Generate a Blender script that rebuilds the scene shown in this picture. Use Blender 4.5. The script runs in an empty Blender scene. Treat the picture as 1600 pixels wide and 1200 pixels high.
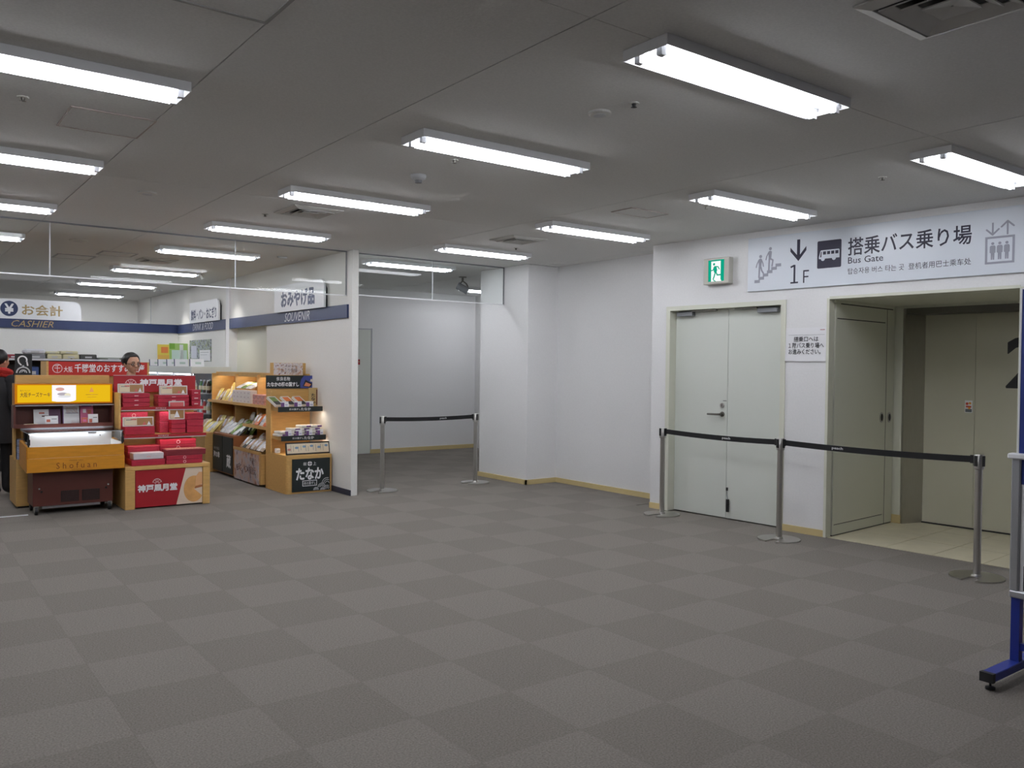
import bpy, bmesh, math, random
from mathutils import Vector, Matrix
random.seed(7)
SC = bpy.context.scene
COL = SC.collection
PI = math.pi

# ---------------------------------------------------------------- camera
F_PX, YAW, PITCH, ROLL, CAM_H = 1316.3, 0.6428, -0.0185, 0.0110, 1.49
cam = bpy.data.cameras.new('camera')
cam.sensor_width = 36.0
cam.lens = 36.0 * F_PX / 1600.0
cam.clip_end = 100
camera = bpy.data.objects.new('camera', cam)
COL.objects.link(camera)
_fw = Vector((math.sin(YAW) * math.cos(PITCH), math.cos(YAW) * math.cos(PITCH), math.sin(PITCH)))
_r = Vector((math.cos(YAW), -math.sin(YAW), 0))
_u = _r.cross(_fw)
_c, _s = math.cos(ROLL), math.sin(ROLL)
_r2, _u2 = _c * _r + _s * _u, -_s * _r + _c * _u
camera.matrix_world = Matrix(((_r2.x, _u2.x, -_fw.x, 0), (_r2.y, _u2.y, -_fw.y, 0), (_r2.z, _u2.z, -_fw.z, CAM_H), (0, 0, 0, 1)))
SC.camera = camera

# ---------------------------------------------------------------- world, exposure
w = bpy.data.worlds.new('world')
SC.world = w
w.use_nodes = True
w.node_tree.nodes['Background'].inputs[0].default_value = (0.02, 0.02, 0.022, 1)
w.node_tree.nodes['Background'].inputs[1].default_value = 0.3
SC.view_settings.view_transform = 'Standard'
SC.view_settings.look = 'None'
SC.view_settings.exposure = 0.0
SC.view_settings.gamma = 1.0
SC.view_settings.use_curve_mapping = False
TUBE_STRENGTH = 36.0


# ---------------------------------------------------------------- materials
def lin(c):
    out = []
    for v in c:
        v = v / 255.0
        out.append(v / 12.92 if v <= 0.04045 else ((v + 0.055) / 1.055) ** 2.4)
    return (out[0], out[1], out[2], 1.0)


MATS = {}


def mat(name, rgb, rough=0.6, metal=0.0, spec=0.5, var=0.0, scale=20.0, stretch=None, bump=0.0, coat=0.0):
    """principled material; var mixes a slightly darker tone through noise, bump adds fine relief"""
    if name in MATS:
        return MATS[name]
    m = bpy.data.materials.new(name)
    m.use_nodes = True
    nt = m.node_tree
    b = nt.nodes['Principled BSDF']
    b.inputs['Base Color'].default_value = lin(rgb)
    b.inputs['Roughness'].default_value = rough
    b.inputs['Metallic'].default_value = metal
    b.inputs['Specular IOR Level'].default_value = spec
    if coat:
        b.inputs['Coat Weight'].default_value = coat
    if var or bump:
        tc = nt.nodes.new('ShaderNodeTexCoord')
        mp = nt.nodes.new('ShaderNodeMapping')
        nt.links.new(tc.outputs['Object'], mp.inputs['Vector'])
        if stretch:
            mp.inputs['Scale'].default_value = stretch
        nz = nt.nodes.new('ShaderNodeTexNoise')
        nz.inputs['Scale'].default_value = scale
        nz.inputs['Detail'].default_value = 3.0
        nt.links.new(mp.outputs['Vector'], nz.inputs['Vector'])
        if var:
            mx = nt.nodes.new('ShaderNodeMix')
            mx.data_type = 'RGBA'
            c = lin(rgb)
            mx.inputs['A'].default_value = (c[0] * (1 - var), c[1] * (1 - var), c[2] * (1 - var), 1)
            mx.inputs['B'].default_value = (min(1, c[0] * (1 + var)), min(1, c[1] * (1 + var)), min(1, c[2] * (1 + var)), 1)
            rp = nt.nodes.new('ShaderNodeValToRGB')
            rp.color_ramp.elements[0].position = 0.3
            rp.color_ramp.elements[1].position = 0.7
            nt.links.new(nz.outputs['Fac'], rp.inputs['Fac'])
            nt.links.new(rp.outputs['Color'], mx.inputs['Factor'])
            nt.links.new(mx.outputs['Result'], b.inputs['Base Color'])
        if bump:
            bp = nt.nodes.new('ShaderNodeBump')
            bp.inputs['Strength'].default_value = bump
            bp.inputs['Distance'].default_value = 0.004
            nt.links.new(nz.outputs['Fac'], bp.inputs['Height'])
            nt.links.new(bp.outputs['Normal'], b.inputs['Normal'])
    MATS[name] = m
    return m


def emit(name, rgb, strength):
    if name in MATS:
        return MATS[name]
    m = bpy.data.materials.new(name)
    m.use_nodes = True
    nt = m.node_tree
    nt.nodes.remove(nt.nodes['Principled BSDF'])
    e = nt.nodes.new('ShaderNodeEmission')
    e.inputs[0].default_value = lin(rgb)
    e.inputs[1].default_value = strength
    nt.links.new(e.outputs[0], nt.nodes['Material Output'].inputs['Surface'])
    MATS[name] = m
    return m


def glass_mat(name, tint, gloss=0.02, ior=1.45):
    """thin sheet glass: straight-through light plus a Fresnel reflection"""
    m = bpy.data.materials.new(name)
    m.use_nodes = True
    nt = m.node_tree
    nt.nodes.remove(nt.nodes['Principled BSDF'])
    t = nt.nodes.new('ShaderNodeBsdfTransparent')
    t.inputs[0].default_value = (*tint, 1)
    g = nt.nodes.new('ShaderNodeBsdfGlossy')
    g.inputs['Roughness'].default_value = gloss
    g.inputs['Color'].default_value = (0.95, 0.95, 0.95, 1)
    fr = nt.nodes.new('ShaderNodeFresnel')
    fr.inputs['IOR'].default_value = ior
    mx = nt.nodes.new('ShaderNodeMixShader')
    nt.links.new(fr.outputs[0], mx.inputs[0])
    nt.links.new(t.outputs[0], mx.inputs[1])
    nt.links.new(g.outputs[0], mx.inputs[2])
    nt.links.new(mx.outputs[0], nt.nodes['Material Output'].inputs['Surface'])
    MATS[name] = m
    return m


def print_mat(name, cols, scale=30.0, rough=0.5):
    """a busy printed picture: noise pushed through a colour ramp (flat print only)"""
    if name in MATS:
        return MATS[name]
    m = bpy.data.materials.new(name)
    m.use_nodes = True
    nt = m.node_tree
    b = nt.nodes['Principled BSDF']
    b.inputs['Roughness'].default_value = rough
    tc = nt.nodes.new('ShaderNodeTexCoord')
    nz = nt.nodes.new('ShaderNodeTexNoise')
    nz.inputs['Scale'].default_value = scale
    nz.inputs['Detail'].default_value = 2.0
    rp = nt.nodes.new('ShaderNodeValToRGB')
    e = rp.color_ramp.elements
    n = len(cols)
    e[0].position, e[0].color = 0.3, lin(cols[0])
    e[1].position, e[1].color = 0.7, lin(cols[-1])
    for i in range(1, n - 1):
        k = e.new(0.3 + 0.4 * i / (n - 1))
        k.color = lin(cols[i])
    nt.links.new(tc.outputs['Object'], nz.inputs['Vector'])
    nt.links.new(nz.outputs['Fac'], rp.inputs['Fac'])
    nt.links.new(rp.outputs['Color'], b.inputs['Base Color'])
    MATS[name] = m
    return m


WALL = mat('wallpaper_white', (234, 234, 234), 0.85, var=0.02, scale=60, bump=0.15)
WALL_SHOP = mat('wallpaper_shop', (232, 231, 226), 0.85, var=0.02, scale=60)
CEIL = mat('ceiling_board', (216, 216, 214), 0.95, var=0.05, scale=90, bump=0.2)
CEIL_DARK = mat('ceiling_joint', (186, 185, 182), 0.95)
CARPET_L = mat('carpet_light', (126, 121, 114), 1.0, spec=0.1, var=0.24, scale=120, bump=0.6)
CARPET_D = mat('carpet_dark', (120, 115, 108), 1.0, spec=0.1, var=0.24, scale=120, bump=0.6)
CARPET_J = mat('carpet_joint', (122, 117, 110), 1.0, spec=0.1)
TILE = mat('alcove_tile', (214, 206, 180), 0.3, var=0.06, scale=6)
CREAM = mat('cream_paint', (218, 219, 204), 0.5)
DOORP = mat('door_paint', (216, 220, 212), 0.5)
TANBASE = mat('tan_baseboard', (205, 186, 135), 0.6)
NAVY = mat('navy_band', (38, 52, 92), 0.45)
KICK = mat('navy_kick', (52, 54, 70), 0.5)
STEEL = mat('brushed_steel', (190, 188, 184), 0.32, metal=1.0, var=0.06, scale=8, stretch=(40, 40, 1))
STEEL_D = mat('dark_steel', (120, 118, 112), 0.4, metal=1.0)
CHROME = mat('chrome', (215, 215, 215), 0.15, metal=1.0)
ALU = mat('aluminium', (190, 193, 198), 0.35, metal=0.8)
BLACK = mat('black_plastic', (22, 22, 24), 0.5)
BELT = mat('black_webbing', (18, 18, 20), 0.8)
GREY = mat('grey_paint', (128, 130, 134), 0.5)
LGREY = mat('light_grey', (190, 192, 195), 0.5)
WHITE = mat('white_paint', (235, 236, 238), 0.45)
PAPER = mat('white_paper', (238, 238, 240), 0.8)
INK = mat('black_ink', (40, 40, 46), 0.7)
SIGNW = mat('sign_white', (222, 228, 236), 0.35)
SIGN_INK = mat('sign_dark', (44, 42, 62), 0.5)
SIGN_GREY = mat('sign_grey', (158, 160, 174), 0.5)
WOOD = mat('beech_wood', (206, 164, 98), 0.5, var=0.08, scale=7, stretch=(1, 6, 6))
WOOD_D = mat('beech_wood_dark', (178, 130, 72), 0.5, var=0.08, scale=7, stretch=(1, 6, 6))
WOOD_O = mat('orange_wood', (205, 138, 34), 0.4, var=0.1, scale=8, stretch=(1, 5, 5))
BROWN = mat('brown_laminate', (92, 46, 38), 0.4, var=0.06, scale=5)
RED = mat('red_board', (164, 26, 36), 0.45)
RED_B = mat('red_sign_board', (190, 38, 28), 0.45)
REDBOX = mat('red_gift_paper', (176, 40, 62), 0.4, var=0.08, scale=40)
REDBOX2 = mat('red_gift_paper_pattern', (186, 56, 82), 0.4, var=0.25, scale=60)
REDDARK = mat('dark_red_tray', (128, 34, 44), 0.5)
GOLDINK = mat('bronze_ink', (172, 148, 100), 0.5)
BLUEP = mat('blue_paint', (28, 48, 140), 0.4)
BLUEB = mat('blue_board', (30, 52, 130), 0.5)
SKIN = mat('skin', (196, 150, 124), 0.55)
HAIR = mat('black_hair', (24, 21, 21), 0.45)
COATM = mat('black_coat', (26, 25, 28), 0.8)
UNIFORM = mat('dark_uniform', (36, 36, 44), 0.8)
SCARF = mat('red_scarf', (176, 40, 32), 0.85)
LIPS = mat('lips', (176, 96, 88), 0.5)
EYEW = mat('eye_white', (226, 222, 216), 0.4)
GLASS = glass_mat('sheet_glass', (0.94, 0.955, 0.95), 0.02, 1.17)
CASEGLASS = glass_mat('case_glass', (0.96, 0.97, 0.97), 0.02, 1.25)
TUBE = emit('fluorescent_tube', (246, 248, 255), TUBE_STRENGTH)
STRIP = emit('shelf_light', (255, 246, 232), 16.0)
STRIP_R = emit('gift_shelf_light', (255, 240, 238), 10.0)
CASE_L = emit('freezer_light', (240, 246, 255), 12.0)
FRIDGE_L = emit('fridge_light', (232, 240, 255), 7.0)
LB_Y = emit('lightbox_yellow', (250, 200, 30), 0.85)
LB_O = emit('lightbox_orange', (226, 140, 20), 0.7)
LB_W = emit('lightbox_white', (244, 242, 250), 1.1)
LB_INK = mat('lightbox_ink', (110, 66, 40), 0.6)
EX_G = emit('exit_green', (20, 186, 150), 0.75)
EX_W = emit('exit_white', (240, 248, 248), 1.1)
REFL = mat('white_reflector', (240, 240, 242), 0.25)


# ---------------------------------------------------------------- mesh builder
class M:
    def __init__(self):
        self.v, self.f, self.mi, self.T = [], [], [], None

    def _add(self, pts, faces, m):
        n = len(self.v)
        for p in pts:
            p = Vector(p)
            self.v.append(tuple(self.T @ p) if self.T else tuple(p))
        for fc in faces:
            self.f.append([n + i for i in fc])
            self.mi.append(m)
        return self

    def box(self, x0, x1, y0, y1, z0, z1, m=0):
        return self._add([(x0, y0, z0), (x1, y0, z0), (x1, y1, z0), (x0, y1, z0), (x0, y0, z1), (x1, y0, z1), (x1, y1, z1), (x0, y1, z1)],
                         [(0, 3, 2, 1), (4, 5, 6, 7), (0, 1, 5, 4), (1, 2, 6, 5), (2, 3, 7, 6), (3, 0, 4, 7)], m)

    def plate(self, poly, y0, y1, m=0):
        """polygon in x-z, counter-clockwise seen from -y, between y0 (front) and y1"""
        n = len(poly)
        pts = [(x, y0, z) for x, z in poly] + [(x, y1, z) for x, z in poly]
        fs = [tuple(range(n)), tuple(range(2 * n - 1, n - 1, -1))]
        fs += [(i, n + i, n + (i + 1) % n, (i + 1) % n) for i in range(n)]
        return self._add(pts, fs, m)

    def slab(self, poly, z0, z1, m=0):
        n = len(poly)
        pts = [(x, y, z0) for x, y in poly] + [(x, y, z1) for x, y in poly]
        fs = [tuple(range(n - 1, -1, -1)), tuple(range(n, 2 * n))]
        fs += [(i, (i + 1) % n, n + (i + 1) % n, n + i) for i in range(n)]
        return self._add(pts, fs, m)

    def disc(self, cx, cz, r, y0, y1, m=0, n=20, rz=None):
        return self.plate([(cx + r * math.cos(2 * PI * i / n), cz + (rz or r) * math.sin(2 * PI * i / n)) for i in range(n)], y0, y1, m)

    def ring(self, cx, cz, r, wd, y0, y1, m=0, n=24, a0=0.0, a1=2 * PI, rz=None):
        q = (rz or r) / r
        for i in range(n):
            a, b = a0 + (a1 - a0) * i / n, a0 + (a1 - a0) * (i + 1) / n
            self.plate([(cx + (r - wd) * math.cos(a), cz + q * (r - wd) * math.sin(a)), (cx + r * math.cos(a), cz + q * r * math.sin(a)),
                        (cx + r * math.cos(b), cz + q * r * math.sin(b)), (cx + (r - wd) * math.cos(b), cz + q * (r - wd) * math.sin(b))], y0, y1, m)
        return self

    def stroke(self, pts, wd, y0, y1, m=0, caps=True):
        for (ax, az), (bx, bz) in zip(pts, pts[1:]):
            d = Vector((bx - ax, bz - az))
            if d.length < 1e-9:
                continue
            n = Vector((d.y, -d.x)).normalized() * wd / 2
            self.plate([(ax + n.x, az + n.y), (bx + n.x, bz + n.y), (bx - n.x, bz - n.y), (ax - n.x, az - n.y)], y0, y1, m)
        if caps:
            for x, z in pts:
                self.disc(x, z, wd / 2, y0, y1, m, 8)
        return self

    def tube(self, p, q, r0, r1=None, n=12, m=0):
        p, q = Vector(p), Vector(q)
        r1 = r0 if r1 is None else r1
        d = (q - p).normalized()
        a = d.orthogonal().normalized()
        b = d.cross(a)
        pts = []
        for c, r in ((p, r0), (q, r1)):
            for i in range(n):
                t = 2 * PI * i / n
                pts.append(c + a * r * math.cos(t) + b * r * math.sin(t))
        fs = [(i, (i + 1) % n, n + (i + 1) % n, n + i) for i in range(n)]
        fs += [tuple(range(n - 1, -1, -1)), tuple(range(n, 2 * n))]
        return self._add(pts, fs, m)

    def path(self, pts, r, n=8, m=0):
        for a, b in zip(pts, pts[1:]):
            self.tube(a, b, r, r, n, m)
        for p in pts[1:-1]:
            self.ell(p, (r, r, r), n, 4, m)
        return self

    def lathe(self, prof, n=20, m=0, c=(0, 0, 0)):
        k = len(prof)
        pts = []
        for i in range(n):
            t = 2 * PI * i / n
            for r, z in prof:
                pts.append((c[0] + r * math.cos(t), c[1] + r * math.sin(t), c[2] + z))
        fs = []
        for i in range(n):
            j = (i + 1) % n
            for a in range(k - 1):
                fs.append((i * k + a, j * k + a, j * k + a + 1, i * k + a + 1))
        fs.append(tuple(i * k for i in range(n - 1, -1, -1)))
        fs.append(tuple(i * k + k - 1 for i in range(n)))
        return self._add(pts, fs, m)

    def ell(self, c, r, nu=12, nv=8, m=0):
        pts = [(c[0], c[1], c[2] - r[2])]
        for j in range(1, nv):
            t = -PI / 2 + PI * j / nv
            for i in range(nu):
                a = 2 * PI * i / nu
                pts.append((c[0] + r[0] * math.cos(t) * math.cos(a), c[1] + r[1] * math.cos(t) * math.sin(a), c[2] + r[2] * math.sin(t)))
        pts.append((c[0], c[1], c[2] + r[2]))
        fs = [(0, 1 + (i + 1) % nu, 1 + i) for i in range(nu)]
        for j in range(nv - 2):
            for i in range(nu):
                a, b = 1 + j * nu + i, 1 + j * nu + (i + 1) % nu
                fs.append((a, b, b + nu, a + nu))
        e = len(pts) - 1
        fs += [(e, 1 + (nv - 2) * nu + i, 1 + (nv - 2) * nu + (i + 1) % nu) for i in range(nu)]
        return self._add(pts, fs, m)

    def build(self, name, mats, parent=None, bevel=0.0, smooth=False, loc=None, rz=0.0):
        me = bpy.data.meshes.new(name)
        me.from_pydata(self.v, [], self.f)
        for mm in (mats if isinstance(mats, (list, tuple)) else [mats]):
            me.materials.append(mm)
        for i, p in enumerate(me.polygons):
            p.material_index = self.mi[i]
        if bevel:
            bm = bmesh.new()
            bm.from_mesh(me)
            bmesh.ops.bevel(bm, geom=bm.edges[:], offset=bevel, segments=1, affect='EDGES', clamp_overlap=True)
            bm.to_mesh(me)
            bm.free()
        if smooth:
            me.polygons.foreach_set('use_smooth', [True] * len(me.polygons))
            try:
                me.set_sharp_from_angle(angle=0.7)
            except Exception:
                pass
        me.update()
        o = bpy.data.objects.new(name, me)
        COL.objects.link(o)
        if parent:
            o.parent = parent
        if loc is not None:
            o.location = loc
        if rz:
            o.rotation_euler = (0, 0, rz)
        return o


def text(s, x0, x1, z0, z1, y, m, parent, bold=0.0, shear=0.0, name='lettering', depth=0.0008, keep=False):
    """flat printed lettering fitted into the box x0..x1, z0..z1, facing -y"""
    c = bpy.data.curves.new('letters', 'FONT')
    c.body = s
    c.resolution_u = 2
    c.offset = min(bold, 0.014)
    c.shear = shear
    o = bpy.data.objects.new('letters', c)
    COL.objects.link(o)
    bpy.context.view_layer.update()
    me = bpy.data.meshes.new_from_object(o.evaluated_get(bpy.context.evaluated_depsgraph_get()))
    bpy.data.objects.remove(o)
    bpy.data.curves.remove(c)
    if bold > 0.0141:  # heavier strokes: the outline repeated with small shifts
        e = bold - 0.014
        bm = bmesh.new()
        for k, (dx, dz) in enumerate(((0, 0), (-e, 0), (e, 0), (0, -e), (0, e))):
            m2 = me.copy()
            m2.transform(Matrix.Translation((dx, dz, k * 0.0003)))
            bm.from_mesh(m2)
            bpy.data.meshes.remove(m2)
        bm.to_mesh(me)
        bm.free()
    xs = [v.co.x for v in me.vertices]
    zs = [v.co.y for v in me.vertices]
    ax, bx, az, bz = min(xs), max(xs), min(zs), max(zs)
    kx, kz = (x1 - x0) / max(bx - ax, 1e-6), (z1 - z0) / max(bz - az, 1e-6)
    if keep:
        kx = min(kx, kz)
        kz = kx
    for v in me.vertices:
        px, pz = v.co.x, v.co.y
        v.co = ((x0 + (px - ax) * kx), y - depth - v.co.z, (z0 + (pz - az) * kz))
    me.name = name
    me.materials.clear()
    me.materials.append(m)
    me.update()
    o = bpy.data.objects.new(name, me)
    COL.objects.link(o)
    o.parent = parent
    return o


def tag(o, label=None, cat=None, group=None, kind=None):
    for k, v in (('label', label), ('category', cat), ('group', group), ('kind', kind)):
        if v:
            o[k] = v
    return o


def thing(name, label, cat, loc=(0, 0, 0), rz=0.0, group=None, kind=None):
    o = bpy.data.objects.new(name, None)
    COL.objects.link(o)
    o.empty_display_size = 0.1
    o.location = loc
    o.rotation_euler = (0, 0, rz)
    return tag(o, label, cat, group, kind)


def struct(o, label=None, cat=None):
    return tag(o, label, cat, None, 'structure')


def clone(o, parent=None):
    c = o.copy()
    COL.objects.link(c)
    if parent:
        c.parent = parent
    for ch in list(o.children):
        clone(ch, c)
    return c


# frame of the wall with the bus gate sign: x along the wall to the right, y into the wall
RW_O, RW_A = Vector((6.665, 6.385, 0)), math.radians(-86.116)
_rx = Vector((math.cos(RW_A), math.sin(RW_A), 0))
_ry = Vector((-_rx.y, _rx.x, 0))


def RW(s, y=0.0, z=0.0):
    return RW_O + _rx * s + _ry * y + Vector((0, 0, z))


H = 2.83
# ================================================================ SETTING
# ---- floor with carpet tiles
floor = struct(M().box(-6.2, 9.4, -5.2, 19.3, -0.2, -0.005).build('floor', [CARPET_J]), 'carpeted hall floor of square taupe carpet tiles', 'floor')


def clip(poly, n, d):
    out = []
    for i, a in enumerate(poly):
        b = poly[(i + 1) % len(poly)]
        da, db = n[0] * a[0] + n[1] * a[1] - d, n[0] * b[0] + n[1] * b[1] - d
        if da <= 0:
            out.append(a)
        if (da < 0 < db) or (db < 0 < da):
            t = da / (da - db)
            out.append((a[0] + t * (b[0] - a[0]), a[1] + t * (b[1] - a[1])))
    return out


def to_px(P):
    v = Vector(P) - Vector((0, 0, CAM_H))
    d = v.dot(_fw)
    if d < 0.3:
        return None
    return 800 + F_PX * v.dot(_r2) / d, 600 - F_PX * v.dot(_u2) / d, d


GX, GY, TS = 2.3126, 6.085, 0.5
tile_meshes = {}
for k, mm in (('l', CARPET_L), ('d', CARPET_D)):
    o = M().slab([(0.0003, 0.0003), (TS - 0.0003, 0.0008), (TS - 0.0003, TS - 0.0003), (0.0003, TS - 0.0003)], -0.005, 0.0).build('carpet_tile', [mm])
    tile_meshes[k] = o.data
    bpy.data.objects.remove(o)
cells = []
rn = (_ry.x, _ry.y)
rd = _ry.dot(RW_O)
for ix in range(-17, 15):
    for iy in range(-23, 27):
        x, y = GX + ix * TS, GY + iy * TS
        poly = [(x, y), (x + TS, y), (x + TS, y + TS), (x, y + TS)]
        if y + TS / 2 < 6.385:
            p2 = clip(poly, rn, rd)
        elif y + TS / 2 < 9.2:
            p2 = clip(poly, (1, 0), 7.13)
        else:
            p2 = clip(clip(poly, (1, 0), 9.0), (0, 1), 19.0)
        p2 = clip(clip(p2, (-1, 0), 6.0), (0, -1), 5.0) if p2 else p2
        if len(p2) < 3:
            continue
        c = to_px((x + TS / 2, y + TS / 2, 0))
        vis = c is not None and -60 < c[0] < 1660 and c[1] < 1270
        cells.append((c[2] if vis else 1e9 + random.random(), ix, iy, poly, p2))
cells.sort(key=lambda t: t[0])
field = M()
for n, (dep, ix, iy, poly, p2) in enumerate(cells):
    k = 'l' if (ix + iy) % 2 else 'd'
    if n < 280 and dep < 1e8:
        if p2 == poly:
            o = bpy.data.objects.new('carpet_tile', tile_meshes[k])
            COL.objects.link(o)
            o.location = (poly[0][0], poly[0][1], 0)
        else:
            o = M().slab(p2, -0.005, 0.0).build('carpet_tile', [CARPET_L if k == 'l' else CARPET_D])
        o.parent = floor
    else:
        field.slab(p2, -0.005, 0.0, 0 if k == 'l' else 1)
tag(field.build('carpet_tile_field', [CARPET_L, CARPET_D], floor), None, None, None, 'stuff')

# ---- ceiling of boards with fine joints
ceiling = struct(M().box(-6.2, 9.4, -5.2, 19.3, H + 0.008, H + 0.2).build('ceiling', [CEIL_DARK]), 'grey-white board ceiling with faint joints', 'ceiling')
xs = [-6.1, -3.6, -1.2, 1.21, 2.17, 4.75, 6.9, 9.3]
ys = [-5.1, -1.2, 2.42, 6.55, 10.7, 14.9, 19.2]
for a, b in zip(xs, xs[1:]):
    for c, d in zip(ys, ys[1:]):
        M().box(a + 0.003, b - 0.003, c + 0.0015, d - 0.0015, H, H + 0.008).build('ceiling_panel', [CEIL], ceiling)

# ---- wall with the bus gate sign (openings for the double door and the lift alcove)
wr = M()
wr.box(0, 0.21, 0, 0.49, 0, H).box(0.21, 1.60, 0, 0.15, 2.15, H).box(1.60, 2.02, 0, 0.15, 0, H)
wr.box(2.02, 3.62, 0, 0.15, 2.15, H).box(3.62, 11.6, 0, 0.15, 0, H)
wall_right = struct(wr.build('wall_right', [WALL], None, loc=RW_O, rz=RW_A), 'white wall carrying the bus gate sign', 'wall')
# lift alcove shell
al = M()
al.box(1.90, 2.045, 0.15, 1.24, 0, 2.5).box(1.90, 2.147, 1.24, 1.60, 0, 2.5).box(2.147, 3.75, 1.24, 1.6, 2.12, 2.5)
al.box(3.75, 3.9, 0.15, 1.6, 0, 2.5).box(1.9, 3.9, 0.15, 1.24, 2.145, 2.5)
struct(al.build('wall_alcove', [CREAM], None, loc=RW_O, rz=RW_A), 'cream shell of the lift alcove', 'wall')
# alcove tile floor
for i in range(4):
    for j in range(3):
        s0, y0 = 2.047 + (0 if i == 0 else 0.53 + (i - 1) * 0.39), (0.0, 0.55, 1.1)[j]
        s1, y1 = 2.047 + 0.53 + i * 0.39, (0.55, 1.1, 1.5)[j]
        M().slab([(RW(s, y).x, RW(s, y).y) for s, y in ((s0 + .003, y0 + .003), (s1 - .003, y0 + .003), (s1 - .003, y1 - .003), (s0 + .003, y1 - .003))], -0.005, 0.003).build('floor_tile', [TILE], floor)

# recess wall, pillar, back room
struct(M().box(7.13, 7.25, 6.3, 8.6, 0, H).build('wall_recess', [WALL]), 'white wall between the pillar and the door wall', 'wall')
struct(M().box(6.63, 7.4, 8.53, 9.6, 0, H).build('pillar', [WALL], bevel=0.006), 'white square pillar beside the corridor mouth', 'pillar')
struct(M().box(4.3, 9.2, 13.05, 13.2, 0, H).build('wall_back', [WALL]), 'white far wall behind the roped-off corridor', 'wall')
struct(M().box(8.9, 9.2, 9.2, 13.05, 0, H).box(7.25, 9.2, 9.2, 9.4, 0, H).build('wall_corridor', [WALL]), 'white side wall behind the pillar', 'wall')
# partition between corridor and shop, with a recessed shutter niche
wp = M()
wp.box(4.33, 4.41, 8.86, 11.53, 0, H).box(4.33, 4.41, 11.53, 13.31, 2.1, H).box(4.33, 4.41, 13.31, 19.0, 0, H)
wp.box(4.41, 4.5, 11.4, 11.53, 0, 2.2).box(4.41, 4.5, 13.32, 13.4, 0, 2.2).box(4.335, 4.47, 13.30, 13.32, 0, 2.1, 1)
struct(wp.build('wall_partition', [WALL_SHOP, CREAM]), 'white partition wall carrying the souvenir sign', 'wall')
shutter = M().box(4.43, 4.47, 11.53, 13.31, 0.0, 2.1)
struct(shutter.build('trim_1', [CREAM]), 'pale grey-green panel in the niche behind the shelves', 'panel')
struct(M().box(-6.1, 4.41, 18.97, 19.2, 0, H).build('wall_shop_back', [WALL_SHOP]), 'back wall far above the cashier panel', 'wall')
struct(M().box(-4.0, 4.33, 15.92, 15.99, 0, 2.06).build('wall_cashier', [WALL_SHOP]), 'white partition behind the cashier below the navy band', 'wall')
struct(M().box(-6.2, -6.0, -5.2, 19.2, 0, H).build('wall_left', [WALL]), 'white side wall outside the view', 'wall')
struct(M().box(-6.2, 9.4, -5.2, -5.0, 0, H).build('wall_rear', [WALL]), 'white wall behind the viewer', 'wall')
struct(M().box(9.2, 9.4, -5.0, 6.0, 0, H).build('wall_outer', [WALL]), 'outer wall beyond the lift', 'wall')

# baseboards
struct(M().box(6.61, 6.632, 8.51, 9.6, 0, 0.06).box(6.61, 7.13, 8.51, 8.532, 0, 0.06).build('baseboard_pillar', [TANBASE]), 'tan baseboard round the pillar', 'baseboard')
struct(M().box(7.11, 7.132, 6.4, 8.51, 0, 0.06).build('baseboard_recess', [TANBASE]), 'tan baseboard along the recess wall', 'baseboard')
struct(M().box(0.0, 0.2, -0.012, 0.0, 0, 0.06).box(1.61, 2.02, -0.012, 0, 0, 0.06).build('baseboard_right', [TANBASE], loc=RW_O, rz=RW_A), 'tan baseboard beside the double door', 'baseboard')
struct(M().box(2.047, 2.147, 1.225, 1.242, 0, 0.085).build('baseboard_alcove', [TANBASE], loc=RW_O, rz=RW_A), 'tan baseboard stub in the lift alcove', 'baseboard')
struct(M().box(6.73, 8.9, 13.032, 13.052, 0, 0.07).build('baseboard_back', [TANBASE]), 'tan baseboard of the far corridor wall', 'baseboard')
struct(M().box(4.318, 4.332, 8.86, 9.36, 0, 0.065).build('baseboard_partition', [KICK]), 'navy kick strip at the partition foot', 'baseboard')
struct(M().box(-2.0, 1.15, 9.405, 9.45, 0.0, 0.004).build('trim_2', [WHITE]), 'white line on the floor before the shop', 'floor line')

# navy bands
bd = M().box(4.305, 4.332, 8.945, 15.92, 2.055, 2.21)
struct(bd.build('trim_3', [NAVY]), 'navy band along the souvenir wall', 'band')
struct(M().box(-4.0, 4.305, 15.895, 15.93, 2.06, 2.212).build('trim_4', [NAVY]), 'navy band above the cashier', 'band')
struct(M().box(4.322, 4.331, 17.86, 17.885, 0, H).build('trim_5', [LGREY]), 'vertical joint strip on the shop side wall', 'joint strip')

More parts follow.
